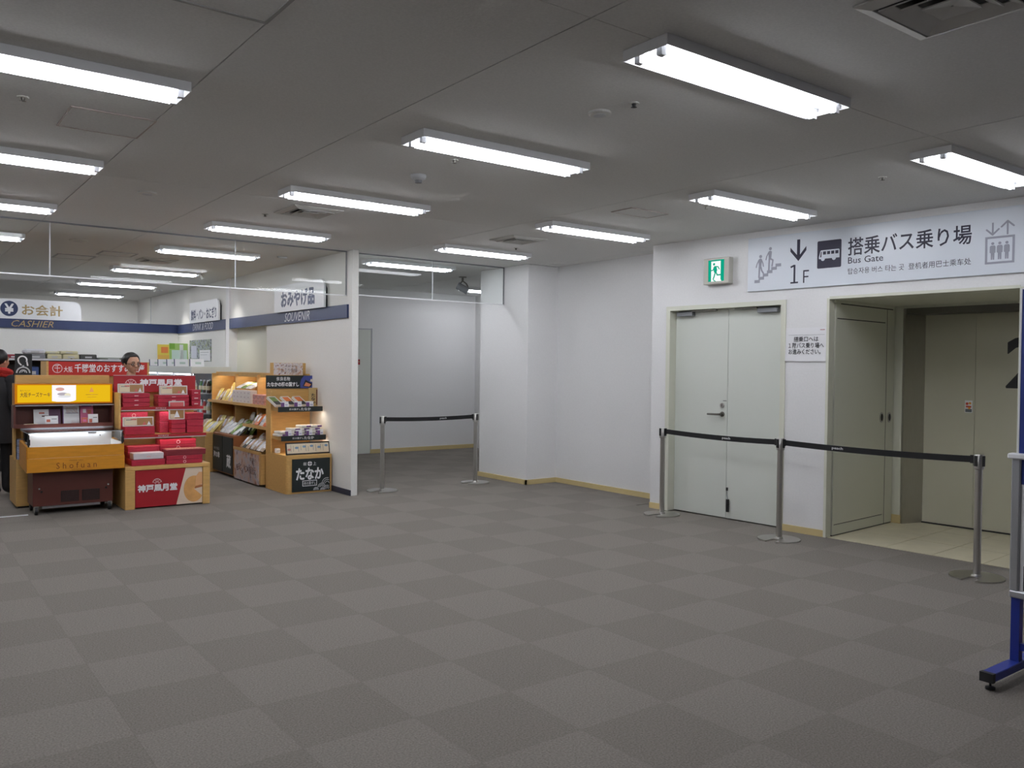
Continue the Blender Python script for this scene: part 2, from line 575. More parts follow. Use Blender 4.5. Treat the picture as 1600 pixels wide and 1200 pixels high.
# ---- double door (door_1)
d1 = struct(thing('door_1', None, None, RW_O, RW_A), 'cream double fire door under the exit sign', 'door')
M().box(0.2, 0.25, -0.012, 0.13, 0, 2.16).box(1.56, 1.61, -0.012, 0.13, 0, 2.16).box(0.25, 1.56, -0.012, 0.13, 2.115, 2.16).build('door_frame', [CREAM], d1)
for a, b, nm in ((0.252, 0.909, 0), (0.913, 1.558, 1)):
    leaf = M().box(a, b, 0.09, 0.13, 0.006, 2.113).build('door_leaf', [DOORP], d1, bevel=0.002)
    if nm == 0:
        M().tube((0.853, 0.09, 1.05), (0.853, 0.045, 1.05), 0.012, n=10).tube((0.853, 0.047, 1.05), (0.70, 0.047, 1.047), 0.011, 0.009, n=10).lathe([(0.001, 0), (0.026, 0), (0.026, 0.008), (0.001, 0.008)], 14).build('lever_handle', [STEEL_D], leaf)
        leaf.children[0].data.transform(Matrix.Identity(4))
        M().disc(0.853, 1.14, 0.024, 0.078, 0.09, 0, 16).box(0.851, 0.855, 0.076, 0.079, 1.13, 1.15, 1).build('keyhole', [STEEL, BLACK], leaf)
        M().box(0.86, 0.90, 0.086, 0.09, 1.185, 1.19).build('lock_indicator', [BLACK], leaf)
        cs = (0.30, 0.50)
    else:
        cs = (1.27, 1.49)
        tg = M().path([(0.925, 0.083, 0.30), (0.93, 0.08, 0.24), (0.938, 0.08, 0.19)], 0.004, 6).box(0.918, 0.934, 0.075, 0.09, 0.285, 0.315, 1)
        tg.build('cord', [GREY, BLACK], leaf)
        M().box(0.922, 0.955, 0.07, 0.086, 0.07, 0.20).build('bolt_tag', [BLACK], leaf, bevel=0.004)
    M().box(cs[0], cs[1], 0.035, 0.09, 2.055, 2.10).build('door_closer', [GREY], leaf, bevel=0.004)
    M().box(cs[1] if nm == 0 else cs[0] - 0.25, cs[1] + 0.3 if nm == 0 else cs[0], 0.03, 0.06, 2.098, 2.11).build('closer_arm', [STEEL_D], leaf)
# lever rose was lathed at the origin: rebuild it on the door
for ch in d1.children:
    for g in ch.children:
        if g.name.startswith('lever_handle'):
            me = g.data
            bm = bmesh.new(); bm.from_mesh(me)
            for v in bm.verts:
                if v.co.length < 0.2:
                    v.co = Vector((0.853 + v.co.x, 0.09 - v.co.z, 1.05 + v.co.y))
            bmesh.ops.recalc_face_normals(bm, faces=bm.faces[:])
            bm.to_mesh(me); bm.free()

# ---- lift (door_2), fire shutter leaf (door_3)
d2 = struct(thing('door_2', None, None, RW_O, RW_A), 'cream lift doors in a steel frame in the alcove', 'lift door')
j = M()
j.slab([(2.14, 1.235), (2.165, 1.225), (2.25, 1.47), (2.25, 1.5), (2.14, 1.5)], 0, 2.12)
j.box(3.50, 3.62, 1.235, 1.5, 0, 2.12)
j.build('jamb', [STEEL], d2)
M().box(2.14, 3.62, 1.235, 1.5, 2.06, 2.12).build('head', [STEEL_D], d2)
M().box(2.2, 3.6, 1.465, 1.50, 0, 0.012).build('door_sill', [BLACK], d2)
LIFTP = mat('lift_paint', (196, 194, 174), 0.45)
pa = M().box(2.23, 2.7185, 1.482, 1.51, 0.015, 2.10).build('lift_panel', [LIFTP], d2)
pb = M().box(2.7215, 3.55, 1.482, 1.51, 0.015, 2.10).build('lift_panel', [LIFTP], d2)
text('2', 2.985, 3.30, 1.357, 1.83, 1.481, BLACK, pb, bold=0.02)
st = M().box(2.632, 2.70, 1.479, 1.483, 1.115, 1.232, 0).box(2.637, 2.695, 1.478, 1.48, 1.12, 1.15, 3).disc(2.652, 1.20, 0.013, 1.478, 1.48, 1, 10).box(2.642, 2.69, 1.478, 1.48, 1.165, 1.18, 1).disc(2.678, 1.205, 0.012, 1.478, 1.48, 2, 10).disc(2.672, 1.16, 0.012, 1.478, 1.48, 2, 10)
st.build('safety_sticker', [PAPER, mat('sticker_red', (210, 80, 60)), mat('sticker_orange', (240, 170, 60)), mat('sticker_grey', (110, 116, 120))], pa)
d3 = struct(thing('door_3', None, None, RW_O, RW_A), 'cream fire door leaf folded against the alcove side', 'door')
lf = M().box(2.045, 2.062, 0.075, 1.22, 0.107, 1.969).box(2.045, 2.062, 0.075, 1.22, 1.978, 2.104).box(2.045, 2.062, 0.075, 1.22, 0.012, 0.099)
lf.box(2.045, 2.0615, 0.075, 0.10, 0.012, 2.104).box(2.045, 2.0615, 1.035, 1.22, 0.012, 2.104)
lf.box(2.045, 2.056, 0.10, 1.04, 1.966, 1.98, 1).box(2.045, 2.056, 0.10, 1.04, 0.096, 0.11, 1).box(2.045, 2.058, 0.075, 1.22, 0.0, 0.013, 1).box(2.045, 2.058, 0.19, 1.19, 2.103, 2.114, 1)
lf.box(2.045, 2.062, 0.075, 1.22, 2.114, 2.144)
lf.box(2.062, 2.064, 1.058, 1.062, 0.012, 2.104, 1)
lf.build('door_leaf', [CREAM, BLACK], d3)
for y, z in ((0.975, 1.054), (1.135, 1.05)):
    pm = M()
    n = 18
    pts = [(2.062, y + 0.036 * math.cos(2 * PI * i / n), z + 0.05 * math.sin(2 * PI * i / n)) for i in range(n)] + [(2.068, y + 0.036 * math.cos(2 * PI * i / n), z + 0.05 * math.sin(2 * PI * i / n)) for i in range(n)]
    pm._add(pts, [tuple(range(n, 2 * n))] + [(i, (i + 1) % n, n + (i + 1) % n, n + i) for i in range(n)], 0)
    pts = [(2.0685, y + 0.024 * math.cos(2 * PI * i / n), z + 0.036 * math.sin(2 * PI * i / n)) for i in range(n)]
    pm._add(pts, [tuple(range(n))], 1)
    pm.build('recessed_pull', [STEEL, BLACK], d3)
M().box(2.02, 2.045, -0.012, 0.075, 0, 2.15).box(2.0, 2.045, 0.075, 0.16, 0, 2.15).box(3.58, 3.62, -0.012, 0.16, 0, 2.15).box(2.045, 3.58, -0.012, 0.16, 2.14, 2.165).build('alcove_frame', [CREAM], struct(thing('trim_6', None, None, RW_O, RW_A), 'cream frame round the lift alcove opening', 'frame'))

# ---- corridor service door in the far wall
d4 = struct(thing('door_4', None, None, (5.8, 13.05, 0)), 'pale service door at the far end of the corridor', 'door')
M().box(0.02, 0.93, -0.012, 0.0, 0.01, 2.12).build('door_leaf', [DOORP], d4)
M().box(-0.03, 0.01, -0.014, 0, 0, 2.15).box(0.936, 0.955, -0.014, 0, 0, 2.15).box(-0.03, 0.955, -0.014, 0, 2.124, 2.145).build('door_frame', [LGREY], d4)

# ================================================================ GLASS SMOKE CURTAINS
def glass_curtain(label, x0, x1, y, joints, zb):
    t = thing('glass_smoke_curtain', label, 'glass curtain', (x0, y, 0))
    e = [x0] + joints + [x1]
    for a, b in zip(e, e[1:]):
        M().box(a - x0 + 0.002, b - x0 - 0.002, -0.003, 0.003, zb + 0.004, H - 0.012).build('glass_pane', [GLASS], t)
    M().box(0, x1 - x0, -0.008, 0.008, H - 0.014, H - 0.0005).build('top_channel', [GREY], t)
    M().box(0, x1 - x0, -0.006, 0.006, zb - 0.006, zb + 0.006).build('bottom_edge', [WHITE], t)  # white strip paints in the lights reflected along the polished glass edge
    for k in joints:
        M().box(k - x0 - 0.005, k - x0 + 0.005, -0.004, 0.004, zb, H - 0.014).build('joint_strip', [LGREY], t)
    M().box(x1 - x0 - 0.012, x1 - x0 - 0.001, -0.006, 0.006, zb, H - 0.014).build('end_channel', [GREY], t)
    return t


glass_curtain('long clear glass smoke curtain hanging across the shop front', -3.98, 4.325, 9.0, [-2.24, -0.48, 1.276, 3.03], 2.315)
glass_curtain('short clear glass smoke curtain hanging across the corridor mouth', 4.415, 6.625, 9.05, [5.52], 2.335)

# ================================================================ CEILING FIXTURES
def make_light(label, x0, x1, yc, lit=True):
    t = thing('ceiling_light', label, 'ceiling light', ((x0 + x1) / 2, yc, H), 0, 'twin-tube fluorescent ceiling lights')
    L, W = (x1 - x0) / 2, 0.125
    b = M()
    # shallow pan: top, four thin sides, bevelled trough reflector
    b.box(-L, L, -W, W, -0.012, -0.0005, 0)
    b.box(-L, L, -W, -W + 0.004, -0.046, -0.012, 0).box(-L, L, W - 0.004, W, -0.046, -0.012, 0)
    b.box(-L, -L + 0.004, -W + 0.004, W - 0.004, -0.046, -0.012, 0).box(L - 0.004, L, -W + 0.004, W - 0.004, -0.046, -0.012, 0)
    b.build('housing', [WHITE], t)
    r = M()
    for sgn in (-1, 1):
        r._add([(-L + .004, sgn * (W - .004), -0.044), (L - .004, sgn * (W - .004), -0.044), (L - .004, sgn * 0.085, -0.013), (-L + .004, sgn * 0.085, -0.013)], [(0, 1, 2, 3)], 0)
    r._add([(-L + .004, -0.085, -0.013), (L - .004, -0.085, -0.013), (L - .004, 0.085, -0.013), (-L + .004, 0.085, -0.013)], [(0, 1, 2, 3)], 0)
    r._add([(-L + .004, -0.02, -0.014), (L - .004, -0.02, -0.014), (L - .004, 0, -0.034), (-L + .004, 0, -0.034), (L - .004, 0.02, -0.014), (-L + .004, 0.02, -0.014)], [(0, 1, 2, 3), (3, 2, 4, 5)], 0)
    r.build('reflector', [REFL], t)
    for sgn in (-1, 1):
        M().tube((-L + 0.05, sgn * 0.062, -0.050), (L - 0.05, sgn * 0.062, -0.050), 0.0155, n=10).build('fluorescent_tube', [TUBE], t, smooth=True)
        for e in (-1, 1):
            M().box(min(e * (L - 0.05), e * (L - 0.02)), max(e * (L - 0.05), e * (L - 0.02)), sgn * 0.062 - 0.014, sgn * 0.062 + 0.014, -0.066, -0.013).build('lamp_holder', [LGREY], t)
    return t


LIGHTS = [
    (2.50, 3.80, 2.46, 'fluorescent ceiling light nearest the viewer, ahead of the large air diffuser'),
    (2.43, 3.68, 4.22, 'fluorescent ceiling light above the smoke detector, second in the middle row'),
    (2.43, 3.64, 6.13, 'fluorescent ceiling light just before the square vent in the middle row'),
    (2.46, 3.65, 8.08, 'fluorescent ceiling light just in front of the shop glass curtain'),
    (2.50, 3.65, 10.07, 'first fluorescent ceiling light behind the shop glass curtain'),
    (2.52, 3.68, 12.53, 'second fluorescent ceiling light behind the shop glass curtain'),
    (2.52, 3.72, 15.03, 'third fluorescent ceiling light behind the shop glass curtain'),
    (2.57, 3.74, 17.55, 'farthest fluorescent ceiling light deep inside the shop'),
    (5.02, 6.30, 2.56, 'fluorescent ceiling light close above the bus gate sign at the right edge'),
    (4.93, 6.23, 4.24, 'fluorescent ceiling light before the left end of the bus gate sign'),
    (4.85, 6.11, 6.02, 'fluorescent ceiling light facing the recess wall, behind the sign row light'),
    (4.87, 6.06, 7.86, 'fluorescent ceiling light just in front of the corridor glass curtain'),
    (4.84, 6.09, 9.52, 'fluorescent ceiling light seen through the corridor glass curtain'),
    (7.72, 8.85, 11.75, 'fluorescent ceiling light deep in the corridor behind the spot lamp'),
    (-0.06, 1.18, 4.26, 'large fluorescent ceiling light cut off at the upper left edge'),
    (-0.06, 1.18, 6.22, 'second fluorescent ceiling light at the left edge, below the large one'),
    (-0.06, 1.19, 8.13, 'third fluorescent ceiling light at the left edge, before the glass curtain'),
    (-0.04, 1.20, 10.18, 'small fluorescent ceiling light at the left edge behind the glass curtain'),
    (-0.06, 1.18, 2.46, 'unseen fluorescent ceiling light just above the frame, left of the access hatch'),  # from here down: unseen lights continuing the grid, added for their light
    (-2.5, -1.26, 4.26, 'unseen fluorescent ceiling light left of the view, nearest'),
    (-2.5, -1.26, 7.2, 'unseen fluorescent ceiling light left of the view, middle'),
    (-0.06, 1.18, 12.5, 'unseen fluorescent ceiling light left of the view inside the shop'),
    (-0.06, 1.18, 15.0, 'unseen fluorescent ceiling light left of the view over the cashier'),
]
for a, b, y, lab in LIGHTS:
    make_light(lab, a, b, y)


def diffuser(label, x0, x1, y0, y1):
    t = thing('air_diffuser', label, 'air vent', ((x0 + x1) / 2, (y0 + y1) / 2, H))
    L, W = (x1 - x0) / 2, (y1 - y0) / 2
    M().box(-L * .8, L * .8, -W * .8, W * .8, -0.004, -0.0005).build('duct_opening', [BLACK], t)
    VENT = mat('vent_paint', (196, 195, 191), 0.6)

    def ringbox(k0, k1, z0, z1, nm):
        m = M()
        for s in range(4):
            c, sn = (1, 0, -1, 0)[s], (0, 1, 0, -1)[s]
            a = [(-k0, -k0, z0), (k0, -k0, z0), (k1, -k1, z1), (-k1, -k1, z1)]
            lo = [(x * c - y * sn, x * sn + y * c, z) for x, y, z in a]
            hi = [(x, y, z + 0.006) for x, y, z in lo]
            m._add([(x * L, y * W, z) for x, y, z in lo + hi], [(0, 1, 2, 3), (7, 6, 5, 4), (0, 4, 5, 1), (2, 6, 7, 3), (1, 5, 6, 2), (0, 3, 7, 4)], 0)
        m.build(nm, [VENT], t)
    ringbox(1.0, 0.80, -0.008, -0.022, 'frame')
    ringbox(0.74, 0.58, -0.026, -0.008, 'blade')
    ringbox(0.52, 0.36, -0.026, -0.008, 'blade')
    ringbox(0.30, 0.02, -0.026, -0.016, 'blade')
    return t


diffuser('square air diffuser in the ceiling between two middle-row lights', 2.74, 3.18, 6.68, 7.15)
diffuser('square air diffuser in the ceiling before the corridor', 5.07, 5.51, 6.77, 7.19)
diffuser('large dark square air diffuser at the top right of the ceiling', 2.85, 3.34, 1.27, 1.75)
diffuser('square air diffuser inside the shop behind the glass curtain', 2.62, 3.05, 11.2, 11.6)


def hatch(label, x0, x1, y0, y1, m, wd=0.012):
    t = thing('access_hatch', label, 'ceiling hatch', (x0, y0, H))
    a, b = x1 - x0, y1 - y0
    M().box(wd, a - wd, wd, b - wd, -0.004, -0.0005).build('hatch_panel', [CEIL], t)
    M().box(0, a, 0, wd, -0.007, -0.0005).box(0, a, b - wd, b, -0.007, -0.0005).box(0, wd, wd, b - wd, -0.007, -0.0005).box(a - wd, a, wd, b - wd, -0.007, -0.0005).build('hatch_frame', [m], t)


HF = mat('hatch_frame_grey', (150, 150, 150), 0.5)
HFR = mat('hatch_frame_brown', (168, 156, 150), 0.6)
hatch('framed access hatch at the top of the ceiling', 0.76, 1.21, 2.78, 3.24, HF, 0.016)
hatch('faint access hatch below the large left-edge light', 0.79, 1.215, 4.9, 5.35, HFR, 0.008)
hatch('faint access hatch before the corridor light on the right', 4.96, 5.4, 5.0, 5.25, HFR, 0.006)
hatch('access hatch behind the glass curtain at the far left', 1.72, 2.15, 11.55, 12.0, HF, 0.02)
hatch('access hatch behind the glass curtain beside the first shop light', 2.1, 2.5, 10.9, 11.3, HF, 0.02)

# smoke detector, speaker, sprinklers
t = thing('smoke_detector', 'white smoke detector with dark base tip hanging from the ceiling', 'smoke detector', (3.0, 5.12, H))
M().lathe([(0.001, -0.0005), (0.055, -0.0005), (0.055, -0.015), (0.045, -0.03), (0.03, -0.036), (0.001, -0.036)], 20).build('detector_body', [LGREY], t, smooth=True)
M().lathe([(0.001, -0.036), (0.026, -0.036), (0.024, -0.055), (0.001, -0.055)], 16).build('sensor_cap', [GREY], t)
def flat_disc(name, label, cat, x, y, r, mm):
    t = thing(name, label, cat, (x, y, H))
    M().lathe([(0.001, -0.0005), (r, -0.0005), (r, -0.012), (r * .82, -0.016), (0.001, -0.016)], 24).build('cover', [mm], t)
    M().lathe([(r * .5, -0.016), (r * .55, -0.016), (r * .55, -0.019), (r * .5, -0.019)], 20).build('ring', [LGREY], t)
CS = mat('cover_white', (205, 205, 200), 0.6)
flat_disc('ceiling_speaker', 'flat round white ceiling cover beside the black sprinkler', 'ceiling cover', 3.0, 3.27, 0.06, CS)
flat_disc('ceiling_speaker', 'flat round ceiling cover midway over the hall on the left', 'ceiling cover', 1.66, 6.98, 0.07, CS)
flat_disc('ceiling_speaker', 'flat round ceiling cover just behind the shop glass curtain', 'ceiling cover', 1.71, 10.15, 0.09, CS)
for x, y, lab in ((3.03, 3.05, 'dark sprinkler head beside the flat round ceiling cover'), (2.96, 4.6, 'sprinkler head right of the smoke detector'), (5.5, 3.13, 'sprinkler head before the bus gate sign'),
                  (5.39, 4.58, 'sprinkler head left of the light before the sign'), (0.574, 4.9, 'sprinkler head at the left edge under the large light'), (2.72, 7.3, 'sprinkler head beside the square vent in the middle row'), (5.65, 7.5, 'sprinkler head beyond the corridor vent')):
    t = thing('sprinkler_head', lab, 'sprinkler', (x, y, H))
    M().lathe([(0.001, -0.0005), (0.028, -0.0005), (0.026, -0.005), (0.001, -0.005)], 16).build('escutcheon', [CS], t)
    M().lathe([(0.001, -0.005), (0.012, -0.005), (0.008, -0.02), (0.016, -0.022), (0.001, -0.025)], 12).build('nozzle', [BLACK if x == 3.03 else STEEL_D], t)

for x, y, lab in ((3.94, 9.99, 'small white ceiling strip beside the first shop light'), (4.0, 15.94, 'small white ceiling strip beside the far shop lights'), (4.0, 18.8, 'small white ceiling strip at the far shop end')):
    t = thing('ceiling_strip', lab, 'ceiling strip', (x, y, H))
    M().box(-.06, .06, -.015, .015, -.018, -.0005).build('cover', [WHITE], t, bevel=0.003)
    M().box(-.05, .05, -.006, .006, -.021, -.018).build('slot', [LGREY], t)
# wall-washing spotlights over the shop side wall, ceiling spot in the corridor
SPOTB = mat('spot_body', (210, 210, 205), 0.5)
for x, y, lab, pw, tx, ty in ((3.80, 12.75, 'small ceiling spotlight near the niche', 22, 4.33, 12.75), (3.80, 15.45, 'small ceiling spotlight above the drinks sign', 22, 4.33, 15.45), (3.80, 18.3, 'small ceiling spotlight in the far shop corner', 18, 4.33, 18.3), (3.1, 18.35, 'small ceiling spotlight at the far back wall', 22, 3.1, 18.97)):
    t = thing('spotlight', lab, 'spotlight', (x, y, H))
    M().lathe([(0.001, -0.0005), (0.05, -0.0005), (0.05, -0.01), (0.001, -0.01)], 16).tube((0, 0, -0.01), (0, 0, -0.04), 0.01, n=8).build('mount', [SPOTB], t)
    d = (Vector((tx, ty, 1.75)) - Vector((x, y, 2.78))).normalized()
    M().tube(Vector((0, 0, -0.04)) - d * 0.03, Vector((0, 0, -0.04)) + d * 0.03, 0.02, 0.026, n=14).build('lamp_head', [SPOTB], t, smooth=True)
    ld = bpy.data.lights.new('spot_lamp', 'SPOT')
    ld.energy, ld.spot_size, ld.spot_blend, ld.shadow_soft_size, ld.color = pw, 1.15, 1.0, 0.03, (1, 0.97, 0.92)
    lo = bpy.data.objects.new('spot_lamp', ld)
    COL.objects.link(lo)
    lo.parent = t
    lo.location = Vector((0, 0, -0.04)) + d * 0.04
    lo.rotation_euler = d.to_track_quat('-Z', 'Y').to_euler()

t = thing('ceiling_spotlight', 'grey bullet spotlight on a bracket inside the corridor', 'spotlight', (6.86, 10.4, H))
M().lathe([(0.001, -0.0005), (0.06, -0.0005), (0.055, -0.012), (0.001, -0.012)], 16).tube((0, 0, -0.012), (0, 0, -0.06), 0.016, n=10).build('mount', [STEEL_D], t)
M().path([(0, 0, -0.06), (0.045, -0.03, -0.10), (0.06, -0.05, -0.15)], 0.010).path([(0, 0, -0.06), (-0.03, 0.02, -0.10)], 0.010).build('bracket', [STEEL_D], t)
M().tube((-0.07, 0.03, -0.13), (0.03, -0.05, -0.20), 0.055, 0.05, n=16).tube((0.03, -0.05, -0.20), (0.05, -0.066, -0.213), 0.056, 0.056, n=16).build('lamp_head', [GREY], t, smooth=True)

# ================================================================ BUS GATE SIGN and other wall signs
t = thing('bus_gate_sign', 'long white bus gate sign board high on the right wall', 'sign', RW(0), RW_A)
sb = M().box(1.198, 3.80, -0.022, -0.001, 2.257, 2.767).build('sign_board', [SIGNW], t, bevel=0.002)
Y0, Y1 = -0.0235, -0.022
p = M()  # stairs pictogram
for i in range(6):
    x = 1.276 + i * 0.045
    p.box(x, x + 0.058, Y0, Y1, 2.335 + i * 0.028, 2.335 + i * 0.028 + 0.028)
for cx, cz, k in ((1.335, 2.40, 0), (1.44, 2.465, 1)):
    p.disc(cx + 0.004, cz + 0.185, 0.0155, Y0, Y1, 0, 12)
    p.plate([(cx - .012, cz + .08), (cx + .012, cz + .08), (cx + .020, cz + .155), (cx + .010, cz + .165), (cx - .008, cz + .165), (cx - .018, cz + .155)], Y0, Y1)
    p.stroke([(cx - .014, cz + .152), (cx - .034, cz + .115), (cx - .042, cz + .085)], 0.011, Y0, Y1)
    p.stroke([(cx - .006, cz + .09), (cx - .008, cz + .04), (cx - .010, cz - .012)], 0.017, Y0, Y1)
    if k:
        p.stroke([(cx + .006, cz + .09), (cx + .032, cz + .075), (cx + .024, cz + .02)], 0.015, Y0, Y1)
    else:
        p.stroke([(cx + .006, cz + .09), (cx + .018, cz + .05), (cx + .036, cz + .025)], 0.015, Y0, Y1)
        p.stroke([(cx + .014, cz + .152), (cx + .030, cz + .12), (cx + .036, cz + .09)], 0.011, Y0, Y1)
p.build('stairs_pictogram', [SIGN_GREY], t)
M().box(1.722, 1.752, Y0, Y1, 2.53, 2.705).plate([(1.737, 2.507), (1.815, 2.60), (1.815, 2.637), (1.737, 2.547)], Y0, Y1).plate([(1.737, 2.507), (1.737, 2.547), (1.655, 2.637), (1.655, 2.60)], Y0, Y1).build('down_arrow', [SIGN_INK], t)
o1 = M().stroke([(1.660, 2.455), (1.697, 2.470)], 0.016, Y0, Y1, 0, False).box(1.69, 1.708, Y0, Y1, 2.306, 2.475).box(1.66, 1.737, Y0, Y1, 2.304, 2.318)
o1.box(1.788, 1.800, Y0, Y1, 2.302, 2.418).box(1.80, 1.845, Y0, Y1, 2.405, 2.418).box(1.80, 1.84, Y0, Y1, 2.352, 2.364)
o1.build('lettering', [SIGN_INK], t)
bx0, bz0, bw, bh = 1.925, 2.42, 0.228, 0.246
def rrect(x0, x1, z0, z1, r, n=4):
    out = []
    for cx, cz, a in ((x1 - r, z0 + r, -PI / 2), (x1 - r, z1 - r, 0), (x0 + r, z1 - r, PI / 2), (x0 + r, z0 + r, PI)):
        out += [(cx + r * math.cos(a + PI / 2 * i / n), cz + r * math.sin(a + PI / 2 * i / n)) for i in range(n + 1)]
    return out
bp = M().plate(rrect(bx0, bx0 + bw, bz0, bz0 + bh, 0.012), Y0, Y1, 0)
Y2 = -0.0245
bp.plate([(bx0 + .018, bz0 + .085), (bx0 + .212, bz0 + .085), (bx0 + .212, bz0 + .155), (bx0 + .205, bz0 + .162), (bx0 + .04, bz0 + .162), (bx0 + .03, bz0 + .155), (bx0 + .016, bz0 + .10)], Y2, Y0, 1)
bp.disc(bx0 + .055, bz0 + .085, 0.019, Y2, Y0, 1, 14).disc(bx0 + .16, bz0 + .085, 0.019, Y2, Y0, 1, 14)
Y3 = -0.0255
for i in range(4):
    bp.box(bx0 + .056 + i * .039, bx0 + .056 + i * .039 + .029, Y3, Y2, bz0 + .122, bz0 + .150, 0)
bp.plate([(bx0 + .028, bz0 + .10), (bx0 + .040, bz0 + .10), (bx0 + .043, bz0 + .15), (bx0 + .036, bz0 + .15)], Y3, Y2, 0)
bp.build('bus_pictogram', [SIGN_INK, SIGNW], t)
text('搭乗バス乗り場', 2.215, 3.234, 2.508, 2.664, Y1, SIGN_INK, t, bold=0.012)
text('Bus Gate', 2.217, 2.53, 2.440, 2.496, Y1, SIGN_INK, t, bold=0.004)
text('탑승자용 버스 타는 곳  登机者用巴士乘车处', 2.218, 3.232, 2.346, 2.400, Y1, SIGN_INK, t)
lp = M()
for cx, up in ((3.385, 0), (3.49, 1)):
    if up:
        lp.box(cx - .006, cx + .006, Y0, Y1, 2.555, 2.65).stroke([(cx - .043, 2.617), (cx, 2.658), (cx + .043, 2.617)], 0.013, Y0, Y1)
    else:
        lp.box(cx - .006, cx + .006, Y0, Y1, 2.565, 2.655).stroke([(cx - .043, 2.603), (cx, 2.562), (cx + .043, 2.603)], 0.013, Y0, Y1)
lp.box(3.333, 3.541, Y0, Y1, 2.337, 2.353).box(3.333, 3.541, Y0, Y1, 2.532, 2.548).box(3.333, 3.349, Y0, Y1, 2.353, 2.532).box(3.525, 3.541, Y0, Y1, 2.353, 2.532)
for cx in (3.387, 3.437, 3.487):
    lp.disc(cx, 2.494, 0.011, Y0, Y1, 0, 10)
    lp.plate([(cx - .012, 2.37), (cx - .002, 2.37), (cx, 2.42), (cx + .002, 2.37), (cx + .012, 2.37), (cx + .013, 2.42), (cx + .020, 2.425), (cx + .020, 2.47), (cx + .013, 2.479), (cx - .013, 2.479), (cx - .020, 2.47), (cx - .020, 2.425), (cx - .013, 2.42)], Y0, Y1)
lp.build('lift_pictogram', [SIGN_GREY], t)

t = thing('exit_sign', 'green and white emergency exit light box above the double door', 'exit sign', RW(0), RW_A)
M().box(0.715, 1.02, -0.075, -0.0005, 2.352, 2.612).build('sign_box', [mat('exit_case', (188, 186, 176), 0.4)], t, bevel=0.005)
ep = M().box(0.775, 0.963, -0.0765, -0.075, 2.378, 2.592, 0)
ep.build('light_panel', [EX_G], t)
e2 = M().plate([(0.812, 2.378), (0.935, 2.378), (0.923, 2.397), (0.923, 2.578), (0.812, 2.578)], -0.0775, -0.0765, 0)
e2.build('door_pictogram', [EX_W], t)
e3 = M().disc(0.846, 2.549, 0.0125, -0.079, -0.0775, 0, 12)
e3.plate([(0.846, 2.47), (0.872, 2.455), (0.884, 2.49), (0.872, 2.53), (0.85, 2.53), (0.84, 2.515)], -0.079, -0.0775)
e3.stroke([(0.847, 2.52), (0.835, 2.49), (0.812, 2.488)], 0.010, -0.079, -0.0775)
e3.stroke([(0.87, 2.525), (0.893, 2.522), (0.908, 2.498)], 0.010, -0.079, -0.0775)
e3.stroke([(0.862, 2.47), (0.85, 2.43), (0.838, 2.402)], 0.013, -0.079, -0.0775)
e3.stroke([(0.872, 2.465), (0.885, 2.44), (0.925, 2.441)], 0.013, -0.079, -0.0775)
e3.stroke([(0.842, 2.392), (0.862, 2.380)], 0.009, -0.079, -0.0775)
e3.build('running_figure', [EX_G], t)

t = thing('paper_notice', 'white paper notice taped to the wall between door and lift', 'notice', RW(0), RW_A)
nb = M()
nb._add([(1.61, -0.002, 1.893), (2.015, -0.002, 1.893), (2.015, -0.004, 1.7), (1.61, -0.004, 1.7), (1.61, -0.012, 1.585), (2.015, -0.012, 1.585)], [(0, 3, 2, 1), (3, 4, 5, 2)], 0)
nb._add([(1.61, -0.0012, 1.893), (2.015, -0.0012, 1.893), (2.015, -0.0032, 1.7), (1.61, -0.0032, 1.7), (1.61, -0.0112, 1.585), (2.015, -0.0112, 1.585)], [(0, 1, 2, 3), (3, 2, 5, 4)], 0)
nb.build('sheet', [PAPER], t)
M().box(1.64, 2.0, -0.0055, -0.0045, 1.826, 1.828).build('rule', [GREY], t)
M().box(1.955, 2.0, -0.0035, -0.0028, 1.868, 1.874).build('small_mark', [mat('mark_red', (170, 90, 100))], t)
text('搭乗口へは', 1.695, 1.94, 1.765, 1.812, -0.0055, INK, t, bold=0.01)
text('１階バス乗り場へ', 1.642, 1.995, 1.705, 1.755, -0.0055, INK, t, bold=0.01)
text('お進みください。', 1.645, 1.965, 1.648, 1.698, -0.0095, INK, t, bold=0.01)

# fire alarm plate in the corridor
t = thing('alarm_plate', 'small red plate on the pale service door', 'alarm plate', (6.50, 13.032, 1.57))
M().box(-0.022, 0.022, 0, 0.006, -0.045, 0.045).build('plate', [RED], t)
M().disc(0.004, 0.005, 0.012, -0.002, 0, 0, 10).build('button', [GOLDINK], t)

SW = -PI / 2  # things on the partition wall face -x


def wall_sign(name, label, ynear, yfar, z0, z1, r=0.12):
    t = thing(name, label, 'sign', (4.33, yfar, 0), SW)
    L = yfar - ynear
    n = 6
    poly = [(0, z0), (L, z0)] + [(L - r + r * math.cos(PI / 2 * i / n), z1 - r + r * math.sin(PI / 2 * i / n)) for i in range(n + 1)] + [(0, z1)]
    M().plate(poly, -0.06, -0.035, 0).build('sign_board', [WHITE], t)
    M().plate([(0.01, z0), (L - .03, z0), (L - .03, z1 - r), (L - r, z1 - .03), (0.01, z1 - .03)], -0.034, -0.001, 0).build('backing', [INK], t)
    return t


